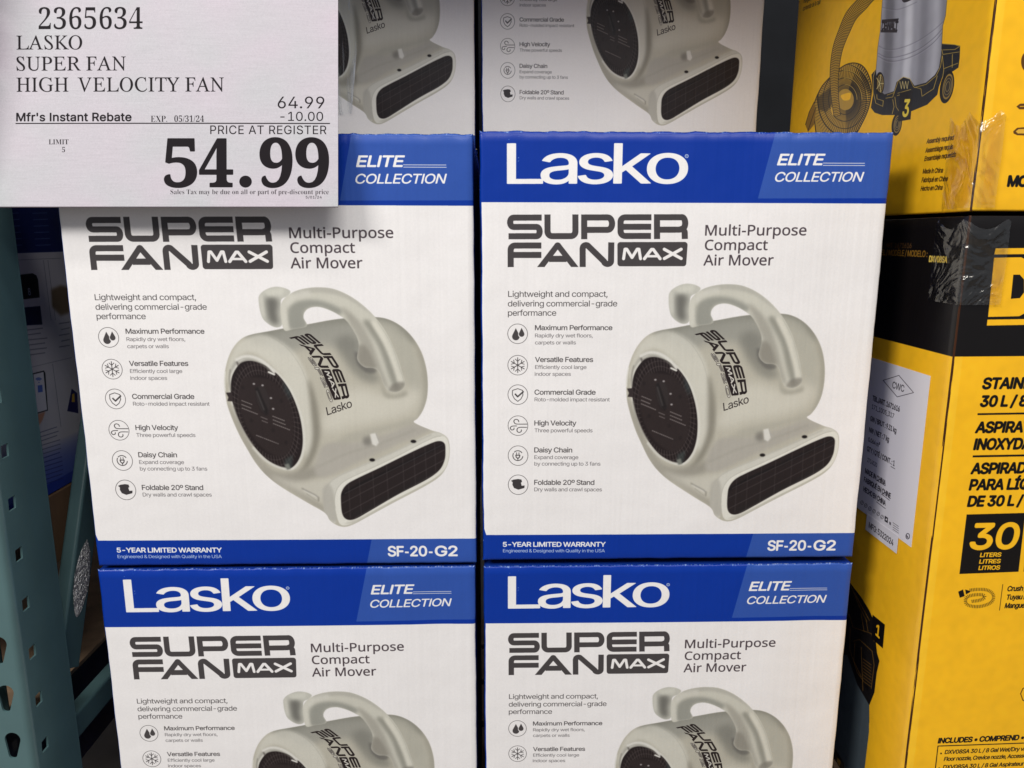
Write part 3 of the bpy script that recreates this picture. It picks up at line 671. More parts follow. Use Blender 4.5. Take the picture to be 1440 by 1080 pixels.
for L in ([(88, 300), (110, 370), (200, 400), (215, 440)], [(95, 370), (92, 480), (130, 600), (160, 640)], [(110, 440), (140, 430), (205, 490), (215, 560), (200, 680)], [(150, 470), (158, 690)], [(150, 300), (165, 390)], [(175, 330), (185, 390)], [(100, 160), (140, 260), (180, 340)], [(118, 450), (112, 540), (150, 620)]): P.line(c3(L), .9, (134, 96, 40), .8)
for i in range(9): P.line(c3([(118+i*8, 195+i*15), (128+i*8, 215+i*15)]), 1.2, (130, 92, 36), .7)
for i in range(8): P.line(c3([(160, 530+i*16), (200, 560+i*16)]), .9, (128, 92, 40), .8)
P.poly(c3([(208, 305), (270, 356), (259, 476), (202, 426)]), BLK); S_('1', 1232, 1237, 893, 17, YEL, grow=2.2)
for (x, y) in ((0, 0),): pass
fold_wear_highlight(P, False, True); side_low = P.image('lower_side_print')
# shipping labels, stuck on that side
def label_image(P, corners, name):
    q = P.M(np.array(corners, float)); x0, y0 = np.floor(q.min(0)).astype(int)-2; x1, y1 = np.ceil(q.max(0)).astype(int)+2
    return P.image(name, (x0, y0, x1, y1)), (x0/P.w, 1-y1/P.h, x1/P.w, 1-y0/P.h)
LBu0, LBu1 = .30, None
P = Print(SW, SH, (226, 222, 226), M)
dk = (38, 32, 38)
c5 = lambda L: [(1200+x/6.354, 470+y/6.354) for x, y in L]; c6 = lambda L: [(1200+x/6.354, 620+y/6.354) for x, y in L]
dm_ = c5([(275, 412), (415, 368), (545, 522), (400, 560)]); P.line(dm_+dm_[:1], .75, dk)
S_('CWC', 1255.9, 1272.2, 545.3, 9.4, dk, grow=.3)
for st, x0, x1, b, cap, g in (('TBL./ART. 1671616', 180, 420, 590, 7, 1.0), ('171_1005_317', 175, 370, 664, 6.4, .2), ('GW / BRUT : 9.31 kg', 160, 390, 772, 7, .8), ('NW / NET : 7 kg', 150, 325, 872, 7, .8), ('0.064 m³', 143, 245, 956, 6, .6), ('QTY / QTÉ / CONT. : 1', 132, 375, 1040, 7, .8)):
    S_(st, 1200+x0/6.354, 1200+x1/6.354, 470+b/6.354, cap, dk, grow=g)
for st, x0, x1, b, cap, g in (('2714520', 135, 220, 185, 6, .2), ('MADE IN CHINA', 115, 295, 285, 7, 1), ('FABRIQUÉ EN CHINE', 105, 340, 362, 7, 1), ('HECHO EN CHINA', 100, 295, 447, 7, 1)):
    S_(st, 1200+x0/6.354, 1200+x1/6.354, 620+b/6.354, cap, dk, grow=g)
for a, b in (((215, 350), (295, 400)), ((262, 475), (332, 530)), ((218, 545), (295, 605)), ((345, 228), (380, 250))): P.line(c6([a, b]), .7, dk)
for i, (x, y) in enumerate(((88, 552), (122, 578), (158, 605), (195, 628), (232, 652), (266, 680))): q = c6(list(ellipse(x, y, 12, 17))); P.line(q+q[:1], .6, dk, .8); P.line(c6([(x-6, y+6), (x+7, y-8)]), .6, dk, .7)
P.poly(c6([(290, 668), (318, 688), (316, 736), (288, 716)]), dk); P.poly(ellipse(*c6([(304, 702)])[0], 1.1, 1.5), (226, 222, 226)); P.poly(c6([(330, 720), (345, 730), (344, 755), (330, 745)]), dk, .7)
for i in range(4): P.line(c6([(362, 730+i*20), (412, 765+i*20)]), .6, dk, .8)
q = c6(list(ellipse(493, 852, 16, 24))); P.line(q+q[:1], .9, dk); P.poly(c6([(480, 840), (493, 850), (500, 870), (484, 862)]), dk, .8)
lab_img, lab_box = label_image(P, [(1308.6, 528.6), (1282.2, 769.6), (1209, 600)], 'shipping_label_print')
P = Print(SW, SH, (226, 222, 226), M); P.text('MFG: 5322024', 1223.8, 1258, 741.5, 8.2, dk, grow=.7, slope=.705, level=True); mfg_img, mfg_box = label_image(P, [(1262.5, 778.5), (1221.5, 722)], 'date_label_print')
# lower carton, front
P = Print(FW_, FH_, YEL, front_map(zl, FW_, FH_)); M = P.M
P.poly([(0, 0), (FW_, 0), (FW_, zb), (0, zb)], BLK, mapped=False)
for a in ([(1400.3, 347.8), (1640, 345.5), (1640, 353.8), (1398.3, 356.5)], [(1388.6, 448.4), (1640, 444.4), (1640, 452), (1387.6, 456.8)], [(1398, 361), (1436, 360.4), (1452, 368), (1458, 385), (1456, 420), (1447, 436), (1433, 443.6), (1389.4, 444.6)]): P.poly(a, YEL)
P.poly([(1425, 385), (1434, 385), (1440, 392), (1440, 410), (1434, 418), (1421.4, 419)], BLK); P.text('EWALT', 1462, 1610, 442, 78, YEL, grow=4)
def F_(st, x0, x1, base, cap, prefix=None, col=BLK, **kw): P.text(st, x0, x1, base, cap, col, prefix=prefix, slope=-.03, level=True, **kw)
kw = dict(grow=3.1, shear=.1, sp=.95)
F_('STAINLESS STEEL', 1381, 1436.5, 545.8, 14.8, 'STAIN', **kw); F_('30 L / 8 GAL', 1378, 1415.4, 570.8, 14.6, '30 L', **kw)
F_('ASPIRATEUR', 1371.4, 1436.5, 607.7, 14.6, 'ASPIRA', **kw); F_('INOXYDABLE 30 L', 1369, 1435, 631.6, 14.8, 'INOXYD', **kw)
F_('ASPIRADORA', 1365, 1440, 665.6, 14.4, 'ASPIRAD', **kw); F_('PARA LÍQUIDOS', 1362.6, 1430.8, 688.5, 14.4, 'PARA LÍ', **kw); F_('DE 30 L / 8 GAL', 1360.2, 1424, 711.6, 14, 'DE 30 L', **kw)
P.poly([(1374.6, 580.4), (1560, 577), (1560, 579.6), (1374.2, 583)], BLK); P.poly([(1367.8, 639.8), (1560, 635.5), (1560, 638.2), (1367.3, 642.6)], BLK)
P.poly([(1358.9, 723.1), (1440.5, 720.4), (1430.9, 803.2), (1348.7, 806.9)], BLK)
P.poly([(1447, 720.2), (1520, 717.6), (1512, 800), (1438, 803)], BLK)
F_('30', 1362.6, 1427, 771.8, 35, col=YEL, grow=4.4, shear=.08)
for st, x0, x1, b in (('LITERS', 1377.4, 1406.2, 782.8), ('LITRES', 1376.2, 1405.3, 792), ('LITROS', 1375.2, 1404.4, 801)): F_(st, x0, x1, b, 5.6, col=YEL, grow=1.1, shear=.1)
c8 = lambda L: [(1320+x/5.4, 700+y/5.4) for x, y in L]
P.poly(c8([(146, 712), (182, 695), (194, 745), (158, 758)]), BLK); P.poly(c8([(198, 695), (232, 705), (234, 716), (204, 732)]), BLK)
def coil(pts, wd, n):
    q = spline(pts, False, 16); L = np.r_[0, np.cumsum(np.hypot(*np.diff(q, axis=0).T))]
    for k in range(n):
        t = L[-1]*k/(n-1); x = np.interp(t, L, q[:, 0]); y = np.interp(t, L, q[:, 1]); x2 = np.interp(t+1, L, q[:, 0]); y2 = np.interp(t+1, L, q[:, 1]); x3 = np.interp(t-1, L, q[:, 0]); y3 = np.interp(t-1, L, q[:, 1])
        d = np.array([x2-x3, y2-y3]); d = d/(np.hypot(*d)+1e-9); nn = np.array([-d[1], d[0]])*wd/2; P.line(c8([np.array([x, y])+nn, np.array([x, y])-nn]), .9, BLK, caps=False)
coil([(235, 700), (300, 693), (370, 700), (410, 735), (400, 785), (345, 815), (280, 825), (215, 812), (200, 780), (215, 750), (270, 735), (330, 735), (345, 755), (310, 775), (250, 785)], 24, 64)
P.line([(1409, 821.3), (1404.4, 857.5)], .8, BLK)
for st, pf, x0, x1, b in (('Crush proof hose', 'Crush', 1415, 1436.3, 830.6), ('Tuyau résistant', 'Tuyau', 1413.6, 1435.2, 842.6), ('Manguera resistente', 'Mangue', 1411.5, 1438.6, 854.6)): F_(st, x0, x1, b, 6.8, pf, grow=1.0, shear=.12)
q = [(1434, 975), (1437, 968), (1444, 964), (1452, 968), (1455, 976), (1452, 984), (1444, 988), (1437, 984)]; P.line(q+q[:1], 1.2, (80, 50, 16)); q = list(ellipse(1445, 976, 5.5, 6)); P.line(q+q[:1], 1, (80, 50, 16))
F_('INCLUDES • COMPREND • INCLUYE', 1318.7, 1430.8, 1045.6, 7, 'INCLUDES • COMPREND', grow=1.7, shear=.1)
P.line([(1313, 1100), (1318.7, 1049.6), (1560, 1040)], 1.3, BLK)
for st, pf, x0, x1, b in (('DXV08SA 30 L / 8 Gal Wet/Dry vacuum', 'DXV08SA 30 L / 8 Gal', 1328, 1402, 1060.8), ('Floor nozzle, Crevice nozzle, Accessory bag', 'Floor nozzle, Crevice nozzle,', 1326.9, 1413.5, 1070.6), ('DXV08SA 30 L / 8 Gal Aspirateur sec/humide', 'DXV08SA 30 L / 8 Gal', 1325.5, 1401, 1082)): F_(st, x0, x1, b, 5.4, pf, grow=.7, shear=.12)
P.poly(ellipse(1323, 1060, 1.2, 1.2), BLK); P.poly(ellipse(1320.5, 1081, 1.2, 1.2), BLK)
fold_wear_highlight(P, True, False); front_low = P.image('lower_front_print')
# upper carton, front
P = Print(FW_, FH_, YEL, front_map(YZ+.002, FW_, FH_))
F_('MODEL DXV08SA', 1416.8, 1443.5, 263.2, 14.2, 'MO', grow=3.4, shear=.04)
br = (96, 62, 22); P.poly([(1429, 151), (1434, 147), (1470, 146), (1470, 155), (1433, 155)], br); P.line([(1434, 151), (1470, 150)], 1, YEL)
P.poly([(1424.5, 186), (1430, 181), (1470, 178), (1470, 193), (1430, 191.5), (1425, 189)], br, smooth=False); P.poly([(1428, 186), (1432, 183), (1470, 181), (1470, 189), (1431, 189)], (226, 176, 60))
P.poly(ellipse(1444, 88, 8.5, 14), br); P.poly(ellipse(1446, 88, 5, 9), (150, 110, 40))
fold_wear_highlight(P, True, False); front_up = P.image('upper_front_print')
# upper carton, side: the printed picture of the vacuum cleaner
P = Print(SW, SH, YEL, side_map(YZ+.002, SW, SH))
c1 = lambda L: [(1110+x/5.684, y/5.684) for x, y in L]; c2 = lambda L: [(1220+x/5.686, y/5.686) for x, y in L]
# coiled hose
hk = (34, 28, 24); hy = (196, 156, 62)
co = [(395, 560), (470, 515), (540, 508), (600, 540), (645, 620), (662, 720), (640, 860), (590, 980), (520, 1090), (400, 1150), (250, 1140), (215, 1060), (200, 900), (205, 820), (260, 700), (330, 620)]
P.poly(c1(co), (188, 146, 54), smooth=True); cm = P.full(P.mask([spline(c1(co))]))
cc = np.array([450., 800.])
for k in range(84):
    a = k/84*2*math.pi; u = np.array([math.cos(a), math.sin(a)*1.25])
    dens = .55+.35*math.sin(a*1.0+2.2)
    P.line(c1([cc+u*70+(3, 0), cc+u*270]), (.7 if math.cos(a-.2) < .2 else 1.5), hk, .5+.5*dens, 0, cm)
for r_, w_ in ((262, 3), (212, 2), (158, 2), (108, 2)):
    q = [tuple(cc+np.array([math.cos(t)*r_*.82, math.sin(t)*r_*1.1])+(-r_*.02, 0)) for t in np.linspace(0, 2*math.pi, 50)]; P.line(c1(q), w_*.5, hk, 1, 0, cm)
    P.line(c1([(x+9, y) for x, y in q[36:50]]), .7, (224, 186, 84), .9, 0, cm)
P.line([tuple(v) for v in spline(c1(co), True)], 1.3, hk)
P.poly(c1([(220, 790), (330, 700), (340, 840), (300, 900), (240, 880)]), hk, .55, 3, cm); P.poly(c1([(560, 560), (640, 650), (650, 760), (600, 700)]), hk, .5, 4, cm)
P.poly(c1([(415, 770), (440, 755), (490, 745), (495, 770), (485, 800), (450, 808), (430, 800)]), YEL, smooth=True); P.poly(c1([(330, 880), (350, 850), (385, 930), (350, 925)]), (226, 176, 60))
P.poly(c1([(200, 820), (160, 900), (130, 1000), (150, 1060), (200, 1000), (215, 880)]), (150, 110, 40)); P.line(c1([(200, 820), (160, 900), (130, 1000)]), .8, hk); P.line(c1([(215, 860), (180, 960), (150, 1050)]), .8, hk)
tube = [(385, 925), (368, 780), (362, 640), (372, 500), (395, 380), (440, 260), (500, 130), (580, 40), (650, -40), (760, -120)]
ts = spline(tube, False, 14); Lc = np.r_[0, np.cumsum(np.hypot(*np.diff(ts, axis=0).T))]
wid = lambda t: 52+(t/Lc[-1])*62
edge = {1: [], -1: []}
for t in np.linspace(0, Lc[-1], 88):
    x = np.interp(t, Lc, ts[:, 0]); y = np.interp(t, Lc, ts[:, 1]); d = np.array([np.interp(t+4, Lc, ts[:, 0])-np.interp(t-4, Lc, ts[:, 0]), np.interp(t+4, Lc, ts[:, 1])-np.interp(t-4, Lc, ts[:, 1])]); d /= np.hypot(*d)+1e-9
    nn = np.array([-d[1], d[0]]); 
    for s_ in (1, -1): edge[s_].append(np.array([x, y])+nn*wid(t)/2*s_)
P.poly(c1(edge[1]+edge[-1][::-1]), (206, 158, 48))
for k, (a, b) in enumerate(zip(edge[1], edge[-1])):
    m_ = (a+b)/2; d = b-a; n2 = np.array([d[1], -d[0]])*.13; P.line(c1([a, m_+n2, b]), .85, hk, 1, caps=False)
P.line(c1(edge[1]), .8, hk); P.line(c1(edge[-1]), .8, hk)
# drum
base_ = c2([(34, 600), (70, 558), (60, 660), (75, 760), (30, 800)]); 
blk = (34, 36, 42)
P.poly(c2([(36, 600), (70, 560), (300, 620), (560, 560), (590, 400), (598, 352), (700, 360), (742, 372), (738, 470), (728, 545), (690, 572), (600, 620), (572, 700), (560, 762), (480, 842), (360, 892), (250, 925), (120, 925), (60, 905), (30, 865), (48, 760)]), blk)
drum = [(128, -500), (126, 0), (108, 250), (88, 380), (80, 480), (72, 570), (78, 640), (100, 730), (140, 760), (215, 735), (236, 660), (290, 622), (345, 640), (378, 690), (470, 665), (540, 605), (575, 545), (592, 440), (604, 210), (626, 130), (638, 0), (650, -500)]
P.poly(c2(drum), (160, 159, 165)); dmk = P.full(P.mask([c2(drum)]))
def band(x, w_, col, a): P.poly(c2([(x+30, -500), (x+30+w_, -500), (x+w_, 380), (x+w_-30, 760), (x-30, 760), (x, 380)]), col, a, 10, dmk)
band(140, 70, (112, 111, 117), .9); band(300, 60, (212, 211, 214), .9); band(240, 40, (180, 179, 185), .5); band(420, 60, (130, 129, 135), .8); band(520, 50, (188, 187, 192), .7); band(590, 40, (122, 121, 127), .8); band(95, 20, (170, 166, 176), .5)
for L, al in (([(96, 372), (160, 398), (260, 390), (400, 335), (520, 255), (612, 175)], .7), ([(92, 430), (160, 462), (260, 455), (400, 405), (520, 320), (606, 230)], .9), ([(90, 452), (170, 492), (270, 485), (400, 438), (520, 355), (604, 262)], .9), ([(120, 60), (250, 78), (400, 20)], .6)): P.line(c2(L), .7, (84, 80, 90), al, .6, dmk, smooth=True); P.line(c2([(x, y+8) for x, y in L]), .7, (196, 193, 203), al*.5, .8, dmk, smooth=True)
P.line(c2(drum[1:10]), .5, (70, 64, 60)); P.line(c2(drum[16:]), .6, (70, 64, 60))
q = c2([(118, 158), (250, 150), (244, 258), (112, 262)]); P.poly(c2([(122, 160), (256, 150), (250, 175), (118, 182)]), (50, 46, 52)); P.poly(c2([(112, 244), (246, 240), (240, 264), (112, 262)]), (50, 46, 52)); P.text('DEWALT', *(1220+118/5.686, 1220+246/5.686), 240/5.686, 58/5.686, (44, 40, 46), grow=2.2, sp=.8)
P.poly(c2([(296, 22), (345, 8), (372, -20), (300, -60), (280, -10)]), (56, 52, 58), smooth=True)
P.poly(c2([(60, -260), (720, -340), (700, -700), (90, -700)]), blk)
ye = (206, 172, 76)
for L in ([(66, 565), (50, 620), (50, 740), (70, 830), (125, 855), (130, 810), (80, 795), (78, 760)], [(150, 790), (205, 780), (232, 700), (250, 650), (290, 620), (340, 632), (372, 700), (430, 715), (438, 775), (530, 715), (560, 612)], [(378, 705), (470, 680), (550, 612), (585, 540), (600, 450)], [(160, 765), (215, 745)], [(240, 770), (350, 735)], [(245, 750), (350, 720)], [(596, 400), (605, 440), (735, 420)], [(600, 355), (700, 362), (738, 376), (700, 400), (606, 404)], [(610, 555), (725, 510)], [(600, 450), (612, 560), (592, 690)], [(205, 800), (215, 860), (200, 915)], [(222, 780), (232, 860), (258, 900)], [(680, 440), (678, 545)]): P.line(c2(L), .75, ye, .9)
for x in (262, 285, 308): P.line(c2([(x, 655), (x+12, 715), (x+22, 655)]), .9, (200, 180, 120), .9)
def wheel(cx, cy, rx, ry, rot):
    P.poly(c2(ellipse(cx, cy, rx, ry, rot)), (26, 24, 26)); P.poly(c2(ellipse(cx+rx*.12, cy-2, rx*.72, ry*.78, rot)), (150, 122, 60)); P.poly(c2(ellipse(cx+rx*.12, cy-2, rx*.6, ry*.66, rot)), (52, 46, 40))
    for r_ in (.5, .3): q = c2(ellipse(cx+rx*.12, cy-2, rx*r_, ry*r_, rot)); P.line(q+q[:1], .6, (170, 146, 90))
wheel(636, 700, 54, 134, .18); wheel(236, 1000, 40, 92, .15); wheel(102, 672, 36, 92, .02)
for k in range(5): a = k*1.26; P.line(c2([(102, 672), (102+30*math.cos(a), 672+75*math.sin(a))]), .9, (214, 196, 130))
P.poly(c2([(262, 745), (366, 728), (346, 960), (246, 978)]), (30, 28, 30)); P.text('3', 1220+280/5.686, 1220+324/5.686, 935/5.686, 22, (236, 206, 70), grow=3, shear=.1)
tb = (74, 50, 22)
for st, x0, x1, b in (('Assembly required', 244, 458, 472), ('Assemblage requis', 234, 452, 545), ('Ensamblaje requerido', 226, 476, 612)): P.text(st, 1260+x0/5.683, 1260+x1/5.683, 120+b/5.683, 6.2, tb, grow=1.0, shear=.2, slope=-.14)
for st, x0, x1, b in (('Made in China', 213, 372, 712), ('Fabriqué en Chine', 203, 410, 782), ('Hecho en China', 196, 368, 850)): P.text(st, 1260+x0/5.683, 1260+x1/5.683, 120+b/5.683, 6.2, tb, grow=1.0, shear=.2, slope=-.05)
for st, x0, x1, b in (('contenido de la caja', 108, 250, 88), ('manguera flexible', 112, 245, 28)): P.text(st, 1110+x0/5.684, 1110+x1/5.684, b/5.684, 5.5, tb, grow=.6, shear=.2, slope=-.42)
fold_wear_highlight(P, False, True); side_up = P.image('upper_side_print')

def make_yellow(z0, f_img, s_img, label):
    t = thing('vacuum_carton', label, 'carton', (YX, YY, z0)); t['group'] = 'yellow cartons stacked beside the fan cartons'
    r = .002
    nm = f_img.name
    mf = board('coated_board_'+nm, f_img, rough=.3, gloss=.4, crinkle=.05, fl=.05); ms = board('coated_board_'+s_img.name, s_img, rough=.3, gloss=.4, crinkle=.05, fl=.05)
    V, Fc, UV = panel_grid(0, YWID, .001, YH-.001, r, 40, 60, lambda u, v: -.002*math.sin(math.pi*v)*math.sin(math.pi*min(1, u*1.0)), .00009, 5)
    o = mesh_obj('front_panel', V, Fc, mf, t, UV, True); o.rotation_euler = (0, 0, FR)
    V, Fc, UV = panel_grid(0, YDEP, .001, YH-.001, r, 50, 60, lambda u, v: -.0012*math.sin(math.pi*v)*math.sin(math.pi*u), .00009, 8)
    o = mesh_obj('side_panel', V, Fc, ms, t, UV, True); o.location = (0, YDEP, 0); o.rotation_euler = (0, 0, -math.pi/2)
    m_y = board('yellow_board_'+nm, None, YEL, .4, False, .2)
    box('side_panel', YWID-.006, YWID-.001, .02, YDEP, .002, YH-.002, m_y, t); box('back_panel', .004, YWID-.001, YDEP-.004, YDEP, .002, YH-.002, m_y, t)
    for y0, y1 in ((.021, YDEP/2-.001), (YDEP/2+.001, YDEP-.005)): box('top_flap', .004, YWID-.007, y0, y1, YH-.006, YH-.002, m_y, t)
    box('bottom_flap', .004, YWID-.007, .021, YDEP-.005, .0012, .005, m_kraft, t)
    return t
low = make_yellow(zl, front_low, side_low, 'tall black topped yellow carton of a wet and dry vacuum with two white labels')
upc = make_yellow(YZ+.002, front_up, side_up, 'yellow carton printed with a silver vacuum and coiled hose, stacked uppermost')
def label_part(name, px_corners, img, bx, off, parent, z0):
    m, nt, p = new_mat(name+'_paper'); it = node(nt, 'ShaderNodeTexImage', image=img, interpolation='Cubic'); nt.links.new(it.outputs[0], p.inputs['Base Color']); p.inputs['Roughness'].default_value = .45
    pts = [at_x(x, y, YX) for x, y in px_corners]
    ya = max(q[1] for q in pts); yb = min(q[1] for q in pts); za = min(q[2] for q in pts); zc = max(q[2] for q in pts)
    V = []; UV = []; n1, n2 = 8, 10
    for j in range(n2+1):
        for i in range(n1+1):
            y = ya+(yb-ya)*i/n1; z = za+(zc-za)*j/n2; u = (YY+YDEP-y)/YDEP; v = (z-z0)/YH
            V.append((-off-.0012*math.sin(math.pi*v)*math.sin(math.pi*u), y-YY, z-z0)); UV.append(((u-bx[0])/(bx[2]-bx[0]), (v-bx[1])/(bx[3]-bx[1])))
    V2 = [(x+.0003, y, z) for x, y, z in V]; N = len(V)
    Fc = [[j*(n1+1)+i, j*(n1+1)+i+1, (j+1)*(n1+1)+i+1, (j+1)*(n1+1)+i] for j in range(n2) for i in range(n1)]
    Fc += [[N+q for q in f[::-1]] for f in Fc]
    rg = list(range(n1+1))+[j*(n1+1)+n1 for j in range(1, n2+1)]+[n2*(n1+1)+i for i in range(n1-1, -1, -1)]+[j*(n1+1) for j in range(n2-1, 0, -1)]
    Fc += [[rg[i], N+rg[i], N+rg[(i+1) % len(rg)], rg[(i+1) % len(rg)]] for i in range(len(rg))]
    return mesh_obj(name, V+V2, Fc, m, parent, UV+UV, False)
label_part('shipping_label', [(1308.6, 528.6), (1282.2, 769.6), (1209, 600)], lab_img, lab_box, .0005, low, zl)
label_part('date_label', [(1262.5, 778.5), (1221.5, 722)], mfg_img, mfg_box, .0011, low, zl)
# clear tape, crinkled over the corner of both cartons
m_ct, nt, p_ = new_mat('crinkled_clear_tape'); nt.nodes.remove(p_)
tc = node(nt, 'ShaderNodeTexCoord'); vo = node(nt, 'ShaderNodeTexNoise'); vo.inputs['Scale'].default_value = 16; vo.inputs['Detail'].default_value = 3; vo.inputs['Distortion'].default_value = 1.6; nt.links.new(tc.outputs['Object'], vo.inputs['Vector'])
nrm_ = bump_of(nt, vo.outputs[0], .9, .016)
gl = node(nt, 'ShaderNodeBsdfGlossy'); gl.inputs['Roughness'].default_value = .22; gl.inputs['Color'].default_value = (.95, .93, .86, 1); nt.links.new(nrm_, gl.inputs['Normal'])
trn = node(nt, 'ShaderNodeBsdfTransparent'); trn.inputs['Color'].default_value = (.98, .98, .965, 1); fr = node(nt, 'ShaderNodeFresnel'); fr.inputs['IOR'].default_value = 1.33; nt.links.new(nrm_, fr.inputs['Normal'])
mx = node(nt, 'ShaderNodeMixShader'); fm = node(nt, 'ShaderNodeMath', operation='MULTIPLY_ADD'); fm.inputs[1].default_value = .5; fm.inputs[2].default_value = .09; nt.links.new(fr.outputs[0], fm.inputs[0]); nt.links.new(fm.outputs[0], mx.inputs[0]); nt.links.new(trn.outputs[0], mx.inputs[1]); nt.links.new(gl.outputs[0], mx.inputs[2]); nt.links.new(mx.outputs[0], nt.nodes['Material Output'].inputs['Surface'])
def tape(parent, z0, z1, ys, xf, seed):
    rs = np.random.RandomState(seed); V = []; nu, nv = 30, 16
    for j in range(nv+1):
        for i in range(nu+1):
            u = i/nu; v = j/nv; top = 1-.12*abs(math.sin(u*7+seed)); z = z0+(z1-z0)*v*top; d = .0008+.0003*rs.rand()+.0012*abs(math.sin(u*9+v*4))*v
            s_ = u*(ys+xf)
            if s_ < ys: V.append((-d-.0013, ys-s_, z))
            else: a = s_-ys; V.append((a*math.cos(FR)+math.sin(FR)*d-.001, a*math.sin(FR)-d-.0016, z))
    Fc = [[j*(nu+1)+i, j*(nu+1)+i+1, (j+1)*(nu+1)+i+1, (j+1)*(nu+1)+i] for j in range(nv) for i in range(nu)]
    return mesh_obj('packing_tape', V, Fc, m_ct, parent, None, True)
tape(upc, .004, .092, .045, .022, 3); tape(low, YH-.085, YH-.004, .05, .04, 9)

# ---------------------------------------------------------------- the rack: upright post, brace, strut
m_teal = plain('green_enamel', (80, 109, 110), .42, noise=.12, scale=14, bump=.12, coat=.15)
m_weld = plain('rough_weld_glint', (235, 235, 232), .3, .6, noise=.25, scale=260, bump=.9)  # near-white base stands in for the glint
nt = m_weld.node_tree
for nn in nt.nodes:
    if nn.type == 'BUMP': nn.inputs['Distance'].default_value = .01; nn.inputs['Strength'].default_value = 1
def plate(name, u0, u1, zs, z1, cols, thick, mat, parent, place):
    """a sheet with real holes, built cell by cell: cols = [(ua, ub, hole points or None, per-row centres)]"""
    V = []; Fc = []
    def quad(ps): k = len(V); V.extend(ps); Fc.append(list(range(k, k+len(ps))))
    def both(a, b, c, d):
        quad([place(*a, thick/2), place(*b, thick/2), place(*c, thick/2), place(*d, thick/2)]); quad([place(*d, -thick/2), place(*c, -thick/2), place(*b, -thick/2), place(*a, -thick/2)])
    for ua, ub, hole, rows in cols:
        if not hole: both((ua, zs), (ub, zs), (ub, z1), (ua, z1)); continue
        bounds = [zs]+[(p+q)/2 for p, q in zip(rows[:-1], rows[1:])]+[z1]
        hp = np.array(hole, float); c = hp.mean(0)
        for i, zc in enumerate(rows):
            lo, hi = bounds[i], bounds[i+1]; P_ = hp+np.array([0, zc]); cc_ = c+np.array([0, zc])
            cor = np.array([(ua, lo), (ub, lo), (ub, hi), (ua, hi)])
            items = [(math.atan2(*(q-cc_)[::-1]), q, None) for q in P_]+[(math.atan2(*(q-cc_)[::-1]), None, q) for q in cor]
            items.sort(key=lambda t: t[0]); n = len(items); inn = []; out = []
            for an, q, o_ in items:
                d = np.array([math.cos(an), math.sin(an)])
                if o_ is None:
                    ts = [((ub-cc_[0])/d[0] if d[0] > 1e-9 else (ua-cc_[0])/d[0] if d[0] < -1e-9 else 1e9), ((hi-cc_[1])/d[1] if d[1] > 1e-9 else (lo-cc_[1])/d[1] if d[1] < -1e-9 else 1e9)]
                    inn.append(q); out.append(cc_+d*min(ts))
                else: inn.append(None); out.append(o_)
            for k in range(n):
                if inn[k] is None:
                    pa = next(items[(k-m) % n] for m in range(1, n) if items[(k-m) % n][1] is not None); pb = next(items[(k+m) % n] for m in range(1, n) if items[(k+m) % n][1] is not None)
                    A2 = np.array([pb[1]-pa[1], -np.array([math.cos(items[k][0]), math.sin(items[k][0])])]).T
                    t_ = np.linalg.solve(A2, cc_-pa[1])[0]; inn[k] = pa[1]+(pb[1]-pa[1])*t_
            for k in range(n):
                m = (k+1) % n; both(tuple(inn[k]), tuple(out[k]), tuple(out[m]), tuple(inn[m]))
                quad([place(*inn[k], thick/2), place(*inn[m], thick/2), place(*inn[m], -thick/2), place(*inn[k], -thick/2)])
    o = mesh_obj(name, V, Fc, mat, parent)
    import bmesh
    bm = bmesh.new(); bm.from_mesh(o.data); bmesh.ops.remove_doubles(bm, verts=bm.verts[:], dist=1e-6); bmesh.ops.recalc_face_normals(bm, faces=bm.faces[:]); bm.to_mesh(o.data); bm.free(); return o
def make_post(name, label, x1, yf, z0, z1, hz, sz, w=.085, d=.0725):
    t = thing(name, label, 'rack post', (x1, yf, z0)); r = .007; th = .0022; HH = z1-z0
    def rows(first): 
        z = first-z0
        while z > .08: z -= .0573
        out = []
        while z < HH-.05: out.append(z+.0573*0); z += .0573
        return [q for q in out if q > .03]
    def drop_hole(c, fl): return [(c+.0085*math.cos(a), .007+.0085*math.sin(a)) for a in np.linspace(math.radians(-15), math.radians(195), 14)]+[(c+.002*fl+.0046*math.cos(a), -.012+.0046*math.sin(a)) for a in np.linspace(math.radians(195), math.radians(345), 8)]
    plate('front_plate', 0, 0, 0, HH, [(-w/2, -r, drop_hole(-.0205, -1), rows(sz)), (-w+r, -w/2, drop_hole(-w+.0205, 1), rows(sz))], th, m_teal, t, lambda u, v, q: (u, th/2+q, v))
    sq = [(.0205-.0062, -.0072), (.0205+.0054, -.0066), (.0205+.0062, .0072), (.0205-.0054, .0066)]
    for sx in (0, -w):
        plate('side_plate', 0, 0, 0, HH, [(r, d, sq, rows(hz))], th, m_teal, t, (lambda u, v, q, sx=sx: (sx-th/2*(1 if sx == 0 else -1)+q, u, v)))
        V = []; nseg = 6
        for z_ in (0, HH):
            for rr in (r, r-th):
                for k in range(nseg+1):
                    a = k/nseg*math.pi/2
                    x = (-r+rr*math.sin(a)) if sx == 0 else (-w+r-rr*math.sin(a))
                    V.append((x, r-rr*math.cos(a), z_))
        n = nseg+1; Fc = []
        for k in range(nseg): Fc += [[k, k+1, 2*n+k+1, 2*n+k], [n+k, 2*n+n+k, 2*n+n+k+1, n+k+1]]
        mesh_obj('corner_bend', V, Fc, m_teal, t, None, True)
        V_, F_c = box_mesh(sx-(.012 if sx == 0 else -.0), sx+(0 if sx == 0 else .012), d, d+th, 0, HH, .0004); mesh_obj('return_lip', V_, F_c, m_teal, t)
    box('foot_plate', -w-.02, .02, -.02, d+.02, -.0, .008, m_teal, t, .001)
    return t
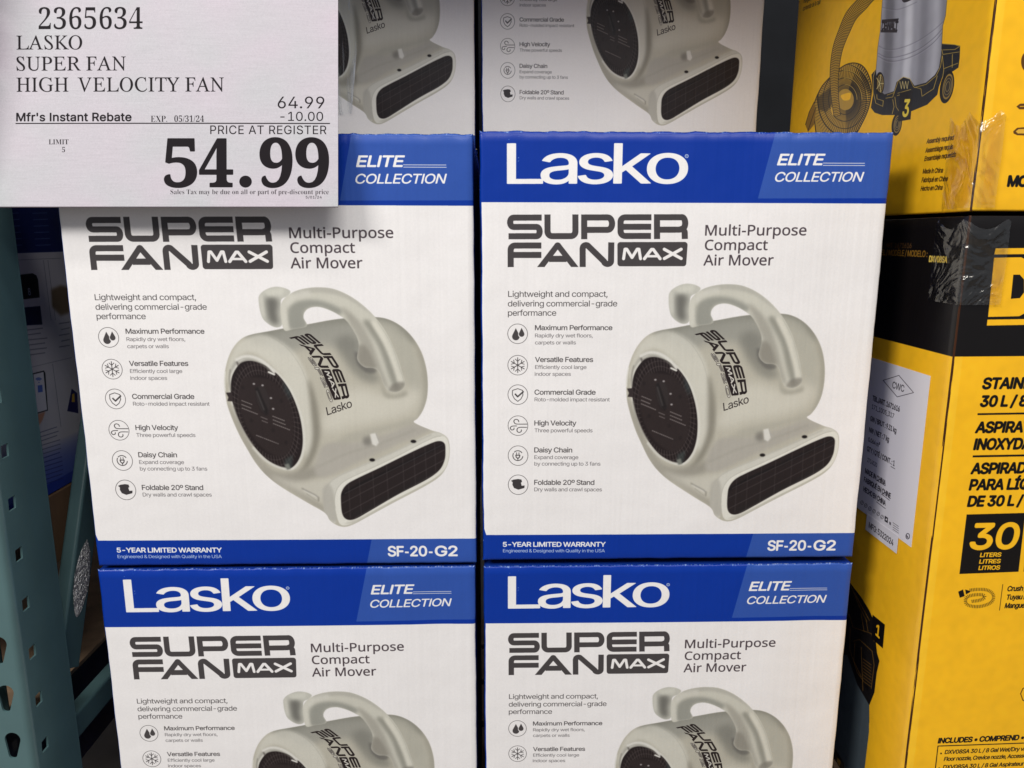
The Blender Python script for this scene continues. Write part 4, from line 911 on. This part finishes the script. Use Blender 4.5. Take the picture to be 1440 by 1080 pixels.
PX = -.495; pf = at_x(50, 1080, PX); pb = at_x(115, 1080, PX)
post = make_post('rack_post', 'green steel rack post with teardrop and square holes beside the left cartons', PX, pf[1], FLOOR, 2.0, at_x(39, 847, PX)[2], at_y(7.5, 982, pf[1])[2], .09, pb[1]-pf[1])
post2 = make_post('rack_post', 'dim green rack post deep between the back row and the yellow cartons', .545, 1.0, FLOOR, 2.0, .0, 0)
post3 = make_post('rack_post', 'rear green rack post standing behind the left fan cartons', -.495, .93, FLOOR, 2.0, .0, 0)
br = thing('rack_brace', 'steep green diagonal brace with a rough weld and painted glint behind the green post', 'brace', (-.468, -.04, -.16))
BX = -.517
br.location = (BX, -.04, -.16); A = at_x(88, 940, BX); B_ = at_x(133, 600, BX); B_ = A+(B_-A)*2.6; o_ = np.array([BX, -.04, -.16])
V, Fc = tube_between(A-o_, B_-o_, .044, .018, (1, 0, 0)); mesh_obj('tube', V, Fc, m_teal, br, None, False)
# crushed, welded end of the brace, its glint painted as a pale base
dirb = (B_-A)/np.linalg.norm(B_-A); V = []; Fc = []; nu, nv = 26, 40
side = np.cross(dirb, np.array([1, 0, 0]))
for j in range(nv+1):
    for i in range(nu+1):
        u = i/nu*2-1; v = j/nv; wv = .017*(math.sin(math.pi*min(1, v*1.02))**.6+.02)
        rr = rng.rand()
        q = A-o_+dirb*(.060+.095*v)+side*u*wv+np.array([1, 0, 0])*(.0092+.0016*(1-u*u)*math.sin(math.pi*v)+.0005*rr)
        V.append(q)
for j in range(nv):
    for i in range(nu): Fc.append([j*(nu+1)+i, j*(nu+1)+i+1, (j+1)*(nu+1)+i+1, (j+1)*(nu+1)+i])
mesh_obj('weld_glint', V, Fc, m_weld, br, None, False)
st_ = thing('rack_strut', 'level green strut running back from the post just above the floor gap', 'strut', (BX, pb[1]+.002, at_x(130, 985, BX)[2]))
V, Fc = tube_between((0, 0, 0), (0, .90, 0), .034, .02, (1, 0, 0)); mesh_obj('tube', V, Fc, m_teal, st_)

# ---------------------------------------------------------------- the neighbouring bay seen through the gap on the left
LX = -.545; LY0, LY1 = .01, .46; LZ0 = float(at_x(82, 688, LX)[2]); LZ1 = LZ0+.66
def lock_map(w, h):
    def M(p): return np.array([(((q_[1]-LY0)/(LY1-LY0))*w, (1-(q_[2]-LZ0)/(LZ1-LZ0))*h) for q_ in (at_x(a[0], a[1], LX) for a in np.asarray(p, float))])
    return M
LW, LH = 900, 1300
P = Print(LW, LH, (196, 194, 200), lock_map(LW, LH))
nb = (1-(at_x(55, 355, LX)[2]-LZ0)/(LZ1-LZ0))*LH
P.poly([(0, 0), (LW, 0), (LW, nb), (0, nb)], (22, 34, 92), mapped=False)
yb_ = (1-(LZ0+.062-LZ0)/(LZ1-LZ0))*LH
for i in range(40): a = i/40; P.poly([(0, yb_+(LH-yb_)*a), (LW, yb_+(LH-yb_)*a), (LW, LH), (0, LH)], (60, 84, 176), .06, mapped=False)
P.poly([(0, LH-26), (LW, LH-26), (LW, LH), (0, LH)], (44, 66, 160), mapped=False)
g1 = (120, 122, 134)
c4 = lambda L: [(x/6.54, 285+y/6.54) for x, y in L]; c7 = lambda L: [(x/6.35, 430+y/6.35) for x, y in L]
for L in ([(100, 530), (560, 510)], [(400, 530), (470, 1080)], [(440, 530), (510, 1080)]): P.line(c4(L), .6, g1)
P.poly(c4([(168, 665), (300, 650), (335, 670), (350, 710), (365, 872), (200, 890)]), (20, 22, 28)); P.text('8', 262/6.54, 285/6.54, 285+850/6.54, 10, (150, 156, 170), grow=.5)
P.poly(c4([(210, 965), (370, 950), (390, 1120), (225, 1130)]), (24, 30, 66)); P.poly(c4([(470, 800), (560, 760), (640, 780), (640, 1010), (560, 1040), (480, 960)]), (104, 84, 60), .9, 3)
for i, (a, b) in enumerate(((232, 380), (232, 362), (245, 420), (262, 400), (262, 415), (272, 400))): y = 218+i*44; P.line(c7([(a, y), (b, y-18)]), 1.3, (110, 112, 124), .9)
for i in range(5): P.line(c7([(530+(i % 2)*20, 160+i*52), (620, 145+i*52)]), 1.3, (110, 112, 124), .9)
P.line(c7([(265, 552), (640, 462)]), .6, g1); P.line(c7([(470, 520), (545, 1080)]), .6, g1)
ph = [(288, 605), (392, 578), (405, 600), (428, 935), (330, 965), (318, 950)]; P.poly(c7(ph), (30, 32, 40)); P.poly(c7([(298, 612), (388, 590), (420, 928), (332, 955)]), (214, 214, 222))
for r_ in (12, 22, 32): P.line(c7([(345+r_*math.cos(a), 672+r_*.9*math.sin(a)) for a in np.linspace(math.radians(215), math.radians(325), 8)]), .9, (66, 92, 180))
P.poly(c7(ellipse(348, 685, 5, 5)), (66, 92, 180)); P.poly(c7([(335, 712), (378, 705), (382, 768), (340, 775)]), (84, 110, 190))
P.poly(c7([(330, 970), (405, 945), (380, 1020), (345, 1075)]), (190, 140, 116), 1, 1); P.poly(c7([(640, 740), (690, 780), (700, 960), (600, 940)]), (40, 40, 92)); P.poly(c7([(645, 790), (665, 780), (668, 860), (640, 860)]), (196, 160, 70))
for i in range(13):
    y = 590+(120+i*38)/6.35; x0 = (345+i*5)/6.35; P.line([(x0, y), (x0+24+rng.rand()*4, y-8.5)], 1.1, (92, 96, 120) if i < 6 else (46, 52, 116), .9)
for i in range(6): y = 300+i*9; P.line([(17+i*.5, y), (26+i, y-.5)], 1.0, (96, 112, 160), .9); P.line([(46+i*.8, y), (66+i, y-.7)], 1.0, (96, 112, 160), .9)
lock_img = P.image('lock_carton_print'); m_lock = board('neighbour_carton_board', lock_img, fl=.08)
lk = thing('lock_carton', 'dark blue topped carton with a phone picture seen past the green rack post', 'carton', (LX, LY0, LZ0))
V = [(0, 0, 0), (0, LY1-LY0, 0), (0, LY1-LY0, LZ1-LZ0), (0, 0, LZ1-LZ0), (-.003, 0, 0), (-.003, LY1-LY0, 0), (-.003, LY1-LY0, LZ1-LZ0), (-.003, 0, LZ1-LZ0)]
UV = [(0, 0), (1, 0), (1, 1), (0, 1)]*2
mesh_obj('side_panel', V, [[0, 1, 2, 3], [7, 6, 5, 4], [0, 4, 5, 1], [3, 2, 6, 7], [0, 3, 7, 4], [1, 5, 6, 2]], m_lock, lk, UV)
hgt = LZ1-LZ0; box('front_panel', -.36, -.0032, .0005, .004, .0005, hgt-.0005, m_lock, lk, 0); box('back_panel', -.36, -.0032, LY1-LY0-.004, LY1-LY0-.0005, .0005, hgt-.0005, m_blue, lk)
box('side_panel', -.364, -.361, .0005, LY1-LY0-.0005, .0005, hgt-.0005, m_blue, lk); box('top_flap', -.36, -.0032, .0045, LY1-LY0-.0045, hgt-.004, hgt-.001, m_blue, lk); box('bottom_flap', -.36, -.0032, .0045, LY1-LY0-.0045, .001, .004, m_kraft, lk)
tr = thing('kraft_carton', 'plain brown carton with faint print under the dark blue topped carton', 'carton', (LX+.002, LY0+.005, LZ0-.09))
bm_h = .0885
box('body', -.37, 0, 0, .44, 0, bm_h, m_kraft, tr); P = None
m_inkb = plain('faded_ink', (84, 66, 52), .8)
for i, (y, z, l) in enumerate(((.06, .062, .022), (.062, .054, .016), (.061, .046, .02), (.063, .038, .015), (.064, .030, .018))): box('printed_line', .0002, .0007, y, y+l, z, z+.0022, m_inkb, tr, 0)
m_wood = plain('pine_board', (138, 114, 88), .7, noise=.3, scale=40, bump=.2); m_navy = plain('navy_enamel', (16, 22, 44), .5, coat=.2, noise=.2)
SZ = float(at_x(122, 922, -.545)[2])
sf = thing('rack_shelf', 'navy side rail of a low shelf with a pale board edge behind the strut', 'shelf', (-.548, .045, SZ-.134))
box('side_rail', -.04, 0, -.03, .85, 0, .128, m_navy, sf); box('deck_board', -.5, .003, -.032, .86, .1285, .1345, m_wood, sf, .0006)
for yy_ in (-.01, .8):
    for xx_ in (-.04, -.5): box('leg', xx_, xx_+.04, yy_, yy_+.05, FLOOR-SZ+.134, -.0005, m_navy, sf)
box('side_rail', -.5, -.46, -.03, .85, .0005, .128, m_navy, sf)

# ---------------------------------------------------------------- pallets below and an unseen loaded shelf added overhead to shade the back row
def pallet(x0, x1, y0, y1, z0, z1, label):
    t = thing('wooden_pallet', label, 'pallet', (x0, y0, z0)); t['group'] = 'pallets under the cartons'; h = z1-z0; n = 6; w = (x1-x0)
    for i in range(n): a = (y1-y0)*i/n; V, F_c = None, None; box('deck_board', 0, w, a+.004, a+(y1-y0)/n-.012, h-.018, h, m_wood, t)
    for i in range(3): xx_ = (w-.09)*i/2; box('runner', xx_, xx_+.09, .004, y1-y0-.012, .0, h-.0185, m_wood, t)
    return t
zb0 = -.0058-H
pallet(-GAP-W-.004, .43, .0, .74, FLOOR, zb0, 'wooden pallet under the two columns of fan cartons')
pallet(.455, .90, -.07, .42, FLOOR, FLOOR+.14, 'wooden pallet on the floor under the yellow cartons'); pallet(.455, .90, -.07, .42, FLOOR+.141, zl, 'second wooden pallet directly under the lowest yellow carton')
over = thing('overhead_shade', 'unseen loaded rack level with a green beam, added to shade the back row', 'rack level', (0, .08, .955)); 
box('beam', -1.8, .44, -.2, -.15, .02, .12, m_teal, over); box('deck', -1.8, .44, -.149, 1.0, .02, .06, m_wood, over); box('shade_goods', -1.7, .43, -.1, .95, .061, .9, m_kraft, over, .004)

# stretch wrap, its vertical creases whitened by painted glare, over the left part of the carton behind the price card
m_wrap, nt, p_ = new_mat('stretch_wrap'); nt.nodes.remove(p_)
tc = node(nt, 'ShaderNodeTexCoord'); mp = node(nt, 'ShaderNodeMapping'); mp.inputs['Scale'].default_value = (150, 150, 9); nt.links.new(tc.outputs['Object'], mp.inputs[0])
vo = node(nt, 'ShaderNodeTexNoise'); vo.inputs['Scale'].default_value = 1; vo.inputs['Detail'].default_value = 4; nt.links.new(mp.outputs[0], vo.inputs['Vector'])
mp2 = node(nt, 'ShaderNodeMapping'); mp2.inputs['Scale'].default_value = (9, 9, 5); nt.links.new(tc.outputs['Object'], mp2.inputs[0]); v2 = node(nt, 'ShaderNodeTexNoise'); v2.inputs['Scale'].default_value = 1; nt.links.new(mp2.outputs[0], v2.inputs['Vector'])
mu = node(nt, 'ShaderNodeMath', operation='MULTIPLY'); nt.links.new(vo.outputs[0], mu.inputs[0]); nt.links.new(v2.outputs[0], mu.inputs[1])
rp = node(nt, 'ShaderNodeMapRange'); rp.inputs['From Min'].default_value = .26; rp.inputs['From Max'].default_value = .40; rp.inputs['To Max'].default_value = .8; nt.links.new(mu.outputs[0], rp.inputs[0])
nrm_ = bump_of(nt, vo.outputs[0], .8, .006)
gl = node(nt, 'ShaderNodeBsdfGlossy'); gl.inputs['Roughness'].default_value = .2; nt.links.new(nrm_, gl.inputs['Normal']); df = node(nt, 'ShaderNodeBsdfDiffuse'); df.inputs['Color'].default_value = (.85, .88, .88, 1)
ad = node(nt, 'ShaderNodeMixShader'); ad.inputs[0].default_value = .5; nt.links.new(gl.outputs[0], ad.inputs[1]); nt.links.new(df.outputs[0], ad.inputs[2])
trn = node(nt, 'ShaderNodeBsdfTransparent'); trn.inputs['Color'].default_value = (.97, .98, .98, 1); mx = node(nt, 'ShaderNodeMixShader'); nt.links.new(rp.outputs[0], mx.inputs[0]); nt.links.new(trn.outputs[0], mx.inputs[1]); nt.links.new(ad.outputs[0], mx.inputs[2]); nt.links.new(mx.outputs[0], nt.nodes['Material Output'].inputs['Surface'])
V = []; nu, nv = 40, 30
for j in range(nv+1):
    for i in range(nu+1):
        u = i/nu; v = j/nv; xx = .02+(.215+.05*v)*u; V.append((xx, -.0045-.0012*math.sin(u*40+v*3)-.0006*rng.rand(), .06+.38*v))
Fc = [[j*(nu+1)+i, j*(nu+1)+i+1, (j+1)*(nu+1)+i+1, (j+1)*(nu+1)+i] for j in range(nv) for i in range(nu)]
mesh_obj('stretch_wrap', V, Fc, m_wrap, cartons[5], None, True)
